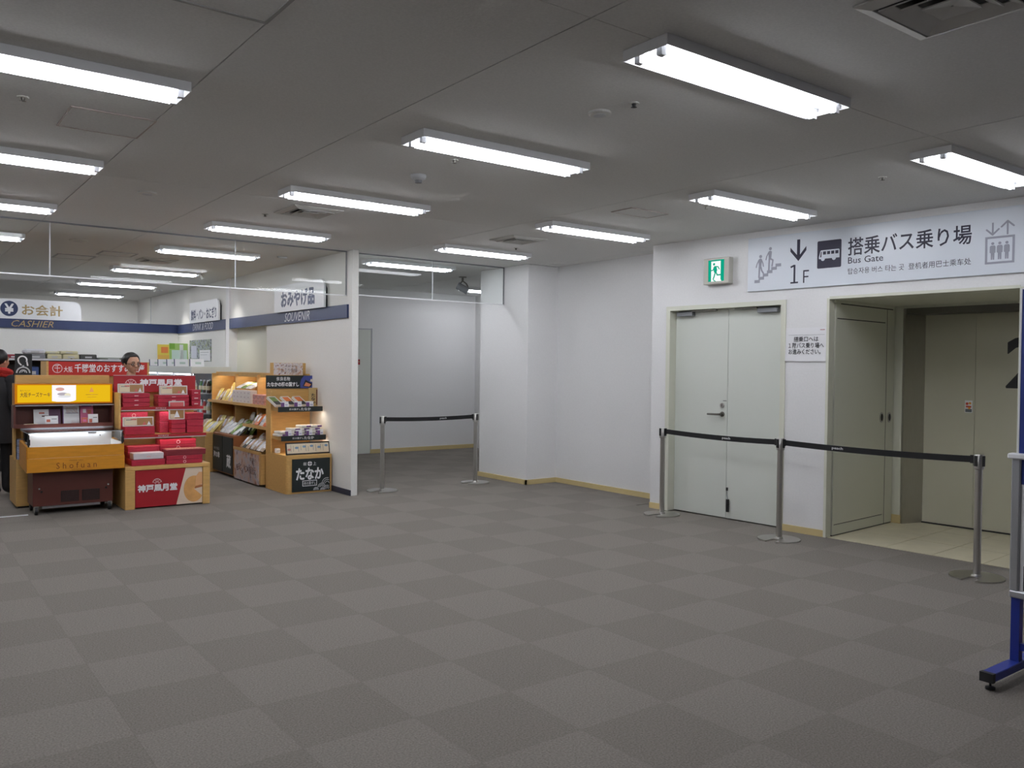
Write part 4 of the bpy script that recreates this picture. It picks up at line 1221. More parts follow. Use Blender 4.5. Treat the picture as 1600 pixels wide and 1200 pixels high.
# ================================================================ SHOP: sushi stand by the partition
t = thing('sushi_stand', 'light wooden stand with black signs by the end of the partition', 'display stand', (3.75, 9.34, 0))
r = 0.05
poly = [(0.56, 0), (0.56, 0.64), (0, 0.64)] + [(r - r * math.cos(PI / 2 * i / 6), r - r * math.sin(PI / 2 * i / 6)) for i in range(7)]
M().slab(poly, 0.0, 0.445).build('base', [WOOD], t, smooth=True)
M().box(0.0, 0.56, 0.64, 0.66, 0.0, 1.375).build('back_panel', [WOOD], t)
M().box(0.0, 0.018, 0.50, 0.64, 0.445, 1.212).build('side_panel', [WOOD], t)
pn = M().box(0.065, 0.535, -.012, -.0005, 0.022, 0.405).build('front_sign', [mat('sign_black', (28, 38, 38), 0.5)], t)
text('たなか', 0.11, 0.455, 0.155, 0.30, -.012, PAPER, pn, bold=0.04)
text('献', 0.20, 0.24, 0.325, 0.365, -.012, PAPER, pn)
text('上', 0.32, 0.36, 0.325, 0.365, -.012, PAPER, pn)
cr = M().disc(0.28, 0.345, 0.028, -.0135, -.012, 0, 16)
cr.build('crest', [PAPER], pn)
M().box(0.277, 0.283, -.0145, -.0135, 0.317, 0.373).box(0.252, 0.308, -.0145, -.0135, 0.342, 0.348).build('crest_mark', [MATS['sign_black']], pn)
M().box(0.19, 0.37, -.0135, -.012, 0.083, 0.150).build('caption_plate', [PAPER], pn)
M().box(0.197, 0.363, -.0142, -.0135, 0.090, 0.143).build('caption_ground', [MATS['sign_black']], pn)
text('柿の葉ずし', 0.205, 0.355, 0.098, 0.135, -.0142, PAPER, pn)
wv = M()
for (cx, cz, rr) in ((0.50, 0.10, .07), (0.43, 0.06, .05), (0.50, 0.03, .05), (0.36, 0.03, .035), (0.44, 0.025, .03)):
    for q in range(3):
        rad = rr * (1 - .3 * q)
        for i in range(12):
            a, b_ = PI * i / 12, PI * (i + 1) / 12
            P = [(cx + k * math.cos(x), cz + k * math.sin(x)) for k, x in ((rad - .008, a), (rad, a), (rad, b_), (rad - .008, b_))]
            if all(0.07 < u < 0.533 and 0.024 < v < 0.4 for u, v in P):
                wv.plate(P, -.0135, -.012, 0)
wv.build('wave_print', [LGREY], pn)
for z, yf, x0, nm in ((0.612, 0.16, 0.0, 0), (0.950, 0.26, 0.0, 1)):
    sh = M().box(0.018, 0.55, yf, 0.64, z, z + 0.045).build('shelf', [WOOD], t)
    st_ = M().box(-0.005, 0.553, yf - .012, yf - .0005, z - .006, z + 0.055).build('shelf_sign', [MATS['sign_black']], sh)
    text('柿の葉ずし', 0.13, 0.27, z + .012, z + .036, yf - .012, PAPER, st_, bold=0.01)
    text('たなか', 0.275, 0.40, z + .008, z + .042, yf - .012, PAPER, st_, bold=0.02)
    M().box(0.05, 0.545, yf + .02, yf + .05, z - .005, z - .001).build('shelf_lamp', [STRIP], sh)
hd = M().box(-.012, 0.60, 0.625, 0.64, 1.213, 1.372).build('header_sign', [MATS['sign_black']], t)
text('奈良名物', 0.115, 0.29, 1.308, 1.355, 0.625, PAPER, hd, bold=0.01)
text('たなかの柿の葉すし', 0.0, 0.405, 1.235, 1.293, 0.625, PAPER, hd, bold=0.04)
hp = M().plate([(0.425, 1.216), (0.597, 1.216), (0.597, 1.368), (0.47, 1.368), (0.435, 1.33), (0.42, 1.27)], .6235, .625, 0)
hp.plate([(0.455, 1.24), (0.55, 1.222), (0.585, 1.27), (0.49, 1.32)], .6225, .6235, 1).plate([(0.47, 1.245), (0.54, 1.235), (0.565, 1.262), (0.495, 1.29)], .6215, .6225, 2).plate([(0.55, 1.30), (0.59, 1.29), (0.595, 1.325), (0.56, 1.33)], .6215, .6235, 3)
hp.build('sushi_print', [mat('plate_blue', (64, 76, 150), 0.5), INK, mat('salmon_print', (226, 140, 100), 0.5), CREAMP], hd)

t = thing('counter_sign', 'boxed picture sign standing on top of the sushi stand', 'sign', (3.855, 10.03, 1.376))
M().box(0, 0.415, 0, .12, 0, .152).build('box', [WOOD], t)
M().box(0.0, 0.375, -.002, 0, 0.002, 0.15).build('picture', [print_mat('sushi_poster', [(190, 130, 100), (214, 200, 190), (224, 220, 224), (150, 96, 80)], 22)], t)
text('あぶり焼鯖', 0.09, 0.30, 0.03, 0.085, -.002, mat('poster_brown', (110, 84, 76)), t)
text('奈良 名物', 0.14, 0.30, 0.10, 0.122, -.002, mat('poster_brown', (110, 84, 76)), t)

t = thing('menu_board', 'long framed picture menu leaning on the sushi stand base', 'menu board', (3.78, 9.43, 0.447))
t.rotation_euler = (-0.2, 0, 0)
M().box(0, 0.555, 0, .012, 0, .145).build('frame', [BLACK], t, bevel=0.002)
M().box(0.016, 0.539, -.0012, 0, .016, .129).build('menu_print', [CREAMP], t)
mi_ = M()
rr = random.Random(3)
for k in range(16):
    x = 0.03 + k * .031
    kind_ = k % 3
    if kind_ == 0:
        mi_.disc(x + .012, .05 + .05 * rr.random(), .022, -.002, -.001, rr.randrange(3), 10, .014)
    else:
        mi_.box(x, x + .004, -.002, -.001, .03 + .02 * rr.random(), .09 + .03 * rr.random(), 3)
mi_.build('menu_pictures', [mat('menu_green', (110, 140, 90)), mat('menu_blue', (120, 150, 180)), mat('menu_pink', (196, 130, 120)), GREY], t)
wb_ = thing('white_cup', 'small white box on the left of the sushi stand base', 'small box', (3.80, 9.75, 0.446))
M().box(-.028, .028, -.025, .025, 0, .055).build('body', [WHITE], wb_, bevel=0.006)
M().box(-.02, .02, -.0262, -.025, .015, .035).build('label', [LGREY], wb_)

# sushi packs
SUSHI = mat('pack_white', (232, 228, 220), 0.5)
FG, FO = mat('fill_green', (110, 130, 70), 0.6), mat('fill_orange', (206, 112, 56), 0.6)
for k, (x, c, lab) in enumerate(((3.80, FG, 'left slanted sushi pack with green filling on the upper sushi shelf'), (3.965, FO, 'middle slanted sushi pack with orange filling on the upper sushi shelf'), (4.115, FO, 'right slanted sushi pack on the upper sushi shelf'))):
    t = thing('sushi_pack', lab, 'sushi pack', (x, 9.70, 0.997), 0, 'slanted sushi packs')
    t.rotation_euler = (0.0, 0, 0.35)
    T = Matrix.Rotation(0.55, 4, 'X')
    m = M(); m.T = T
    m.box(-.06, .06, 0, .19, 0, .012).box(-.06, -.052, 0, .19, .012, .03).box(.052, .06, 0, .19, .012, .03).box(-.052, .052, 0, .008, .012, .03).box(-.052, .052, .182, .19, .012, .03)
    m.build('tray', [SUSHI], t)
    m = M(); m.T = T
    m.box(-.05, .05, .01, .09, .012, .024, 0).box(-.05, .05, .095, .18, .012, .024, 1)
    m.build('sushi_filling', [mat('nori', (52, 48, 44), 0.6), c], t)
    leaning_card('price_card', ('left', 'middle', 'right')[k] + ' white price card before the slanted sushi packs', x - .01, x + .085, 9.625, 0.997, 0.07, (PAPER, [PURP, mat('card_lilac', (190, 186, 214))], [(.0, .45, .1, .8), (.55, .9, .3, .5)]), 'price card', 0.1, 0.004)
t = thing('wooden_plaque', 'upright wooden plaque with brush writing on the upper sushi shelf', 'plaque', (4.24, 9.72, 0.996), 0)
M().box(-.055, .055, 0, .02, 0, .23).build('board', [mat('pale_wood', (196, 168, 112), 0.5, var=0.1, scale=9)], t, bevel=0.002)
text('た\nな\nか', -.03, .03, .03, .16, 0, INK, t, bold=0.03)
M().box(.036, .05, -.0012, 0, .02, .21).build('side_print', [BROWN], t)
packs = [(3.80, 9.62, 0, 2), (3.93, 9.60, 0, 3), (4.06, 9.60, 0, 4), (4.20, 9.60, 0, 4)]
names4 = ['leftmost', 'second', 'third', 'rightmost']
for k, (x, y, _, n_) in enumerate(packs):
    for lv in range(n_):
        t = thing('sushi_pack', '%s white sushi pack of the %s stack on the lower sushi shelf' % (LV[n_][lv], names4[k]), 'sushi pack', (x + (-.02 if lv < n_ - 1 else 0), y, 0.659 + lv * .032), 0.12 * (lv % 2), 'white sushi packs')
        M().box(-.062, .062, -.075, .075, 0, .028).build('tray', [SUSHI], t, bevel=0.006)
        M().box(0.0, .06, -.0765, -.075, .004, .024, 0).box(-.03, .03, -.04, .04, .028, .0285, 1).build('label', [PURP, mat('label_beige', (206, 178, 140))], t)
    leaning_card('price_card', '%s price card on the lower sushi shelf' % names4[k], x + .0, x + .075, 9.505, 0.658, 0.075, (PAPER, [PURP, mat('card_lilac', (190, 186, 214))], [(.0, .45, .1, .8), (.55, .9, .3, .5)]), 'price card', 0.08, 0.004)

# ================================================================ SHOP: wall shelving with snack bags
t = thing('display_shelving', 'long wooden wall shelving filled with snack bags and white boxes', 'shelving', (0, 0, 0))
M().box(4.30, 4.325, 10.05, 12.85, 0, 1.37).build('back_panel', [WOOD_D], t)
for y in (10.04, 11.03, 11.90, 12.83):
    M().box(4.02 if y < 12.8 else 3.98, 4.30, y, y + .022, .40, 1.37).build('upright', [WOOD], t)
M().box(4.05, 4.325, 10.03, 12.86, 1.37, 1.392).build('top_board', [WOOD], t)
ub = M().box(3.93, 4.30, 10.062, 12.83, .955, .978).build('upper_shelf', [WOOD], t)
M().box(3.918, 3.93, 10.062, 12.83, .945, .982).build('shelf_edge', [WOOD], ub)
mb = M().box(3.83, 4.30, 10.062, 11.03, .70, .72).build('middle_shelf', [WOOD], t)
M().box(3.818, 3.83, 10.062, 11.03, .69, .728).build('shelf_edge', [WOOD], mb)
for y0, y1 in ((10.1, 11.0), (11.1, 11.85), (11.95, 12.8)):
    M().box(4.12, 4.14, y0, y1, 1.356, 1.369).build('shelf_lamp', [STRIP], t)
M().box(4.055, 4.07, 10.062, 12.83, 1.335, 1.37).build('top_lip', [WOOD], t)
# base cabinets: near low one with a picture, middle one with black panels, far end one
c1 = M().box(3.71, 4.30, 10.05, 11.04, 0.03, 0.40).build('base_cabinet', [WOOD], t, bevel=0.003)
M().box(3.70, 3.71, 10.05, 11.04, .395, .43).build('front_lip', [WOOD], c1)
pp = M().box(3.700, 3.709, 10.11, 10.99, 0.02, 0.39, 0).build('picture_panel', [print_mat('donburi_poster', [(150, 96, 84), (206, 176, 160), (196, 190, 196), (120, 84, 76)], 9)], c1)
ppm = M()
for k in range(5):
    ppm._add([(3.698, 10.25 + k * .12, .12), (3.698, 10.33 + k * .12, .12), (3.698, 10.33 + k * .12, .21), (3.698, 10.25 + k * .12, .21)], [(0, 3, 2, 1)], 0)
pt = thing('poster_writing', None, None)
bpy.data.objects.remove(pt)
c2 = M().box(3.71, 4.30, 11.05, 11.90, 0.03, 0.56).build('base_cabinet', [mat('red_brown_wood', (150, 92, 52), 0.5, var=0.1, scale=7)], t, bevel=0.003)
BP = mat('black_panel', (34, 40, 38), 0.45)
M().box(3.698, 3.709, 11.07, 11.46, 0.05, 0.53).build('black_panel', [BP], c2)
M().box(3.698, 3.709, 11.48, 11.88, 0.05, 0.53).build('black_panel', [BP], c2)
c3 = M().box(3.60, 4.30, 11.91, 12.82, 0.0, 0.55).build('base_cabinet', [WOOD], t, bevel=0.003)
# lettering on the black panels and the picture (faces -x: built in a rotated holder)
hold = bpy.data.objects.new('panel_lettering', None)
def west_text(s, ynear, yfar, z0, z1, x, m, parent, bold=0.0):
    o = text(s, 0, yfar - ynear, z0, z1, 0, m, parent, bold)
    o.location = (x, yfar, 0)
    o.rotation_euler = (0, 0, SW)
    return o
bpy.data.objects.remove(hold)
west_text('味の逸品', 11.60, 11.82, .33, .37, 3.698, LGREY, c2)
west_text('海の幸', 11.58, 11.84, .22, .31, 3.698, PAPER, c2, 0.05)
west_text('蔵', 11.12, 11.30, .12, .30, 3.698, PAPER, c2, 0.03)
west_text('季節の', 10.18, 10.42, .29, .34, 3.699, mat('poster_brown', (110, 84, 76)), c1)
west_text('炙り飯', 10.2, 10.9, .13, .23, 3.699, mat('poster_brown', (110, 84, 76)), c1)

# snack bags
def bag_mesh(name, cols, w_=0.13, h_=0.19, th=0.035):
    m = M()
    nu, nv = 8, 8
    for side in (1, -1):
        pts = []
        for j in range(nv + 1):
            for i in range(nu + 1):
                u, v = i / nu * 2 - 1, j / nv * 2 - 1
                k = max(0.0, (1 - u ** 4) * (1 - abs(v) ** 3))
                pts.append((u * w_ / 2 * (1 - .06 * (1 - abs(v))), side * (th / 2 * k + .001) + .003 * math.sin(7 * u + 3 * v), h_ / 2 * (v + 1)))
        fs, ms = [], []
        for j in range(nv):
            for i in range(nu):
                a = j * (nu + 1) + i
                q = (a, a + 1, a + nu + 2, a + nu + 1)
                fs.append(q if side == -1 else q[::-1])
                ms.append(1 if (2 <= i < 6 and 2 <= j < 6) else 0)
        n = len(m.v)
        m.v += pts
        m.f += [[n + k for k in q] for q in fs]
        m.mi += ms
    o = m.build(name, cols, smooth=True)
    me = o.data
    bpy.data.objects.remove(o)
    return me


def film(name, rgb, rough=0.25):
    return mat(name, rgb, rough, spec=0.7, var=0.12, scale=25)


BAGS = {
    'yellow': bag_mesh('bag', [film('film_yellow', (226, 206, 120)), film('film_pale', (236, 228, 196))]),
    'green': bag_mesh('bag', [film('film_green', (120, 150, 70)), film('film_lime', (206, 220, 150))]),
    'white': bag_mesh('bag', [film('film_white', (226, 226, 224)), film('film_grey', (180, 184, 190))]),
    'dark': bag_mesh('bag', [film('film_dark', (70, 72, 70)), film('film_mint', (200, 208, 196))]),
    'orange': bag_mesh('bag', [film('film_orange', (222, 112, 50)), film('film_cream', (226, 214, 200))]),
    'brown': bag_mesh('bag', [film('film_brown', (176, 150, 124)), film('film_lilac', (206, 200, 210))]),
}


def bag(kind_, x, y, z, yaw, tilt, label, group, s=1.0, sx=None):
    o = bpy.data.objects.new('snack_bag', BAGS[kind_])
    COL.objects.link(o)
    o.location = (x, y, z)
    o.rotation_euler = (-tilt, 0, SW + yaw)
    o.scale = (sx or s, s, s)
    tag(o, label, 'snack bag', group)
    return o


NUM = ['first', 'second', 'third', 'fourth', 'fifth', 'sixth', 'seventh', 'eighth', 'ninth', 'tenth']
# row lists: (shelf name, x, z, tilt, [(y, kind)])
rb = random.Random(11)
def bag_row(where, x, z, tilt, items, group, s=1.0):
    gap = items[1][0] - items[0][0]
    for k, (y, kd) in enumerate(items):
        bag(kd, x + rb.uniform(-.01, .01), y, z, rb.uniform(-.05, .05), tilt + rb.uniform(-.1, .1), '%s snack bag from the near end (%s), %s' % (NUM[k], kd, where), group, s, min(s, gap / .132))


bag_row('front line of the low front tray', 3.745, .432, .85, [(10.14 + .12 * i, ('brown', 'white', 'brown', 'white', 'brown', 'dark', 'brown')[i]) for i in range(7)], 'bags on the low tray', 1.05)
bag_row('rear line of the low front tray', 3.90, .43, .6, [(10.16 + .13 * i, ('white', 'brown', 'brown', 'white', 'brown', 'white')[i]) for i in range(6)], 'bags on the low tray', 1.15)
bag_row('middle shelf over the low tray', 3.88, .722, .7, [(10.12 + .14 * i, ('orange', 'brown', 'orange', 'white', 'orange', 'brown')[i]) for i in range(6)], 'bags on the middle shelf', .95)
bag_row('front line on the black-panelled cabinet', 3.78, .562, .9, [(11.10 + .13 * i, ('dark', 'white', 'green', 'white', 'white', 'white')[i]) for i in range(6)], 'bags on the black-panelled cabinet', 1.15)
bag_row('middle line on the black-panelled cabinet', 3.95, .562, .6, [(11.10 + .13 * i, ('green', 'dark', 'green', 'green', 'white', 'white')[i]) for i in range(6)], 'bags on the black-panelled cabinet', 1.2)
bag_row('rear line on the black-panelled cabinet', 4.12, .562, .35, [(11.11 + .14 * i, ('green', 'green', 'dark', 'green', 'white')[i]) for i in range(5)], 'bags on the black-panelled cabinet', 1.5)
bag_row('front line on the far cabinet', 3.70, .552, .8, [(11.98 + .14 * i, ('yellow', 'white', 'yellow', 'yellow', 'brown', 'yellow')[i]) for i in range(6)], 'bags on the far end cabinet', 1.1)
bag_row('rear line on the far cabinet', 3.95, .552, .5, [(11.98 + .15 * i, ('brown', 'yellow', 'brown', 'yellow', 'brown')[i]) for i in range(5)], 'bags on the far end cabinet', 1.2)
bag_row('front line of the far upper shelf', 4.00, .98, .6, [(11.98 + .14 * i, ('yellow', 'brown', 'yellow', 'yellow', 'brown', 'yellow')[i]) for i in range(6)], 'bags on the upper shelf', 1.0)
bag_row('rear line of the far upper shelf', 4.16, .98, .25, [(11.98 + .15 * i, ('yellow', 'yellow', 'brown', 'yellow', 'yellow')[i]) for i in range(5)], 'bags on the upper shelf', 1.4)
# stacked white cartons on the upper shelf
CART = mat('white_carton', (230, 224, 222), 0.55)
def carton(x, y, z, w_, h_, d_, mm, label, group):
    t = thing('carton', label, 'carton', (x, y, z), SW, group)
    M().box(-w_ / 2, w_ / 2, 0, d_, 0, h_).build('body', [mm], t, bevel=0.003)
    M().box(-w_ * .1, w_ * .1, -.0012, 0, h_ * .3, h_ * .55).build('print', [mat('carton_print', (184, 160, 166), 0.6)], t)
for c in range(5):
    for l in range(3):
        carton(3.955, 11.20 + c * .142, .9785 + l * .057, .138, .055, .2, CART, '%s white carton of the %s white pile from the near end' % (LV[3][l], NUM[c]), 'white cartons on the upper shelf')
RC = mat('red_white_carton', (206, 150, 140), 0.55, var=0.3, scale=40)
for c in range(3):
    for l in range(2):
        carton(3.955, 10.68 + c * .142, .9785 + l * .066, .138, .064, .2, RC, '%s red-white carton of the %s red-white pile from the near end' % (LV[2][l], NUM[c]), 'red and white cartons on the upper shelf')
for k, y in enumerate((11.28, 11.47, 11.66)):
    o = bag('white' if k != 1 else 'green', 3.98, y, 1.175, .25, 1.2, '%s snack bag lying on the white carton piles' % NUM[k], 'bags on the carton piles', 1.2)
for k, y in enumerate((10.16, 10.30, 10.44)):
    bag('brown', 4.02, y, .979, 0.1, .3, '%s brown snack bag at the near end of the upper wall shelf' % NUM[k], 'bags on the upper shelf near end', 1.6)

# ================================================================ SHOP: refrigerated drinks case
t = thing('refrigerated_case', 'white refrigerated drinks case in the shop corner', 'refrigerated case', (3.70, 12.92, 0))
M().box(0, 0.60, 0, 2.95, 0, 0.42).build('base', [WHITE], t, bevel=0.005)
M().box(0.56, 0.60, 0, 2.95, 0.42, 1.36).build('back', [mat('case_inner', (84, 86, 92), 0.5)], t)
cn = M().box(0.0, 0.60, -.0, 2.95, 1.36, 1.465).build('canopy', [mat('canopy_white', (222, 226, 222), 0.5)], t, bevel=0.004)
for k in range(3):
    y0 = 0.1 + k * .98
    M().box(0.02, 0.06, y0, y0 + .8, 1.335, 1.355).build('case_lamp', [FRIDGE_L], t)
    M().box(0.02, 0.06, y0, y0 + .8, 1.03, 1.045).build('shelf_lamp', [FRIDGE_L], t)
for y in (0.0, 0.97, 1.95, 2.92):
    M().box(0.0, 0.025, y, y + .03, .42, 1.36).build('front_post', [WHITE], t)
for z in (0.44, 0.74, 1.05):
    M().box(0.04, 0.56, 0.03, 2.92, z, z + .015).build('shelf', [LGREY], t)
M().box(0.03, 0.58, 0.0, 0.008, .42, 1.36).build('end_glass', [CASEGLASS], t)
M().box(0.02, 0.3, 2.2, 2.9, 1.466, 1.47).build('top_mat', [NAVY], t)
bc = [mat('bottle_green', (70, 120, 70), 0.3), mat('bottle_red', (160, 50, 50), 0.3), mat('bottle_white', (220, 224, 226), 0.3), mat('bottle_dark', (70, 50, 44), 0.3), mat('bottle_blue', (80, 110, 160), 0.3)]
bmsh = {}
for m_ in bc:
    o = M().lathe([(.001, 0), (.031, 0), (.031, .13), (.014, .17), (.014, .18), (.001, .18)], 10, 0).lathe([(.001, .18), (.015, .18), (.015, .197), (.001, .197)], 8, 1).lathe([(.0318, .045), (.0318, .105), (.031, .106), (.031, .044)], 10, 2).build('drink_bottle', [m_, WHITE, mat('bottle_label', (214, 200, 170), 0.5)], smooth=True)
    bmsh[m_.name] = o.data
    bpy.data.objects.remove(o)
rk = random.Random(5)
for z, nm in ((0.455, 'lower'), (0.755, 'middle'), (1.065, 'upper')):
    for row, (xx, cnt) in enumerate(((3.78, 18), (3.98, 6), (4.12, 6))):
        for k in range(cnt):
            cm = rk.choice(bc).name
            o = bpy.data.objects.new('drink_bottle', bmsh[cm])
            COL.objects.link(o)
            o.location = (xx + .02 * (k % 2), 13.0 + k * (.155 if row == 0 else .09), z)
            tag(o, '%s drink bottle standing on the %s shelf of the refrigerated case' % (cm.split('_')[1], nm), 'bottle', 'drink bottles on the %s shelf of the refrigerated case' % nm)
# price cards and posters on the case
for k, (x, y) in enumerate(((3.74, 15.55), (3.74, 15.0), (3.74, 14.45), (3.74, 14.0), (3.78, 13.3))):
    leaning_card('price_card', '%s white folded card from the far end, on top of the drinks case' % NUM[k], x, x + .22, y, 1.466, .115, (PAPER, [NAVY, mat('card_green', (190, 206, 196))], [(0, .06, 0, 1), (.4, .8, .3, .6)]), 'card', 0.12, 0.006)
t = leaning_card('display_poster', 'yellow and red poster standing on the drinks case', 3.855, 4.05, 15.45, 1.472, .37, (mat('poster_yellow', (224, 200, 84)), [mat('poster_orange', (226, 130, 70)), mat('poster_red', (214, 84, 56)), mat('poster_gold', (226, 180, 90))], [(.3, .9, .6, .88), (0, 1, 0, .3), (0, 1, .3, .5)]), 'poster', 0.08)
t = leaning_card('display_poster', 'light green drink poster standing beside the yellow poster', 4.0, 4.31, 15.25, 1.472, .39, (mat('poster_lime', (164, 200, 110)), [mat('poster_mint', (206, 226, 214)), mat('poster_white', (232, 236, 232)), mat('poster_leaf', (120, 170, 60)), INK, RED], [(.12, .95, .0, .7), (.55, .75, .2, .95), (0, .3, .75, 1), (.1, .2, .05, .25), (.6, .7, .1, .2)]), 'poster', 0.08)
t = thing('wall_poster', 'photo poster of bottles and leaves on the wall above the drinks case', 'poster', (4.329, 15.2, 0), SW)
M().box(0, 1.2, -.006, -.0005, 1.548, 1.915).build('sheet', [print_mat('leaf_photo', [(70, 90, 50), (150, 160, 120), (170, 180, 190), (90, 80, 90), (120, 150, 80)], 14)], t)
M().box(0.10, 0.42, -.008, -.006, 1.60, 1.82).build('white_bottle_print', [mat('poster_lilac', (206, 206, 220))], t)
M().box(0.58, 1.16, -.008, -.006, 1.56, 1.74).build('caption_panel', [PAPER], t)
M().box(0.64, 1.08, -.009, -.008, 1.70, 1.705).box(0.64, 1.0, -.009, -.008, 1.66, 1.664).build('caption_lines', [GREY], t)

# ================================================================ SHOP: dark rack behind the counter
t = thing('storage_rack', 'dark storage rack with bags and boxes behind the red header sign', 'rack', (1.30, 13.0, 0))
DK = mat('rack_dark', (44, 42, 44), 0.5)
for x in (0.0, 0.8, 1.60):
    for y in (0.0, 0.42):
        M().box(x, x + .02, y, y + .02, 0, 1.56).build('post', [DK], t)
for z in (0.3, 0.8, 1.27, 1.525):
    M().box(0.0, 1.62, 0.0, 0.44, z, z + .02).build('shelf', [WOOD_D if z == 1.27 else DK], t)
M().box(0.0, 1.62, 0.43, 0.45, 0, 1.53).build('back_panel', [BLACK], t)
M().box(0.0, 1.62, -.006, 0.0, 1.528, 1.553).build('front_rail', [ALU], t)


def rack_item(name, label, x0, x1, z, h, mm, cat, y=13.05, d=.3, r=.01):
    t = thing(name, label, cat, ((x0 + x1) / 2, y, z), 0)
    w2 = (x1 - x0) / 2
    M().box(-w2, w2, 0, d, 0, h).build('body', [mm], t, bevel=min(r, h * .3))
    M().box(-w2 * .4, w2 * .4, -.0015, 0, h * .3, h * .6).build('label', [LGREY], t)


PALE = mat('pale_carton', (206, 200, 164), 0.7)
rack_item('parcel_bag', 'grey parcel bag at the left top of the storage rack', 1.57, 1.80, 1.546, .065, GREY, 'bag')
rack_item('parcel_bag', 'white parcel bag lying on the grey one on the storage rack', 1.55, 1.80, 1.613, .07, mat('bag_white', (214, 216, 222), 0.5), 'bag', r=.03)
rack_item('flat_box', 'lower left cream box on the storage rack top', 1.82, 2.0, 1.546, .07, PALE, 'box')
rack_item('flat_box', 'lower right cream box on the storage rack top', 2.01, 2.215, 1.546, .07, PALE, 'box')
rack_item('flat_box', 'upper left cream bag on the storage rack top', 1.80, 1.97, 1.618, .035, PALE, 'box', r=.015)
rack_item('flat_box', 'upper right cream box on the storage rack top', 1.98, 2.20, 1.618, .045, PALE, 'box')
rack_item('tray', 'dark grey crate at the middle of the storage rack top', 2.225, 2.44, 1.546, .075, mat('crate_dark', (72, 74, 72), 0.6), 'crate')
rack_item('tray', 'flat green-grey tray at the right of the storage rack top', 2.47, 2.85, 1.546, .035, mat('tray_green', (110, 116, 104), 0.6), 'tray')
rack_item('blue_bundle', 'blue bundle inside the storage rack', 1.60, 1.72, 1.292, .15, mat('bundle_blue', (60, 84, 140), 0.6), 'bundle')
rack_item('black_sack', 'black sack inside the storage rack beside the blue bundle', 1.74, 1.86, 1.292, .17, COATM, 'sack', r=.03)
rack_item('red_parcel', 'dark red parcel on the rack behind the customer', 1.33, 1.54, 1.546, .06, REDDARK, 'parcel')


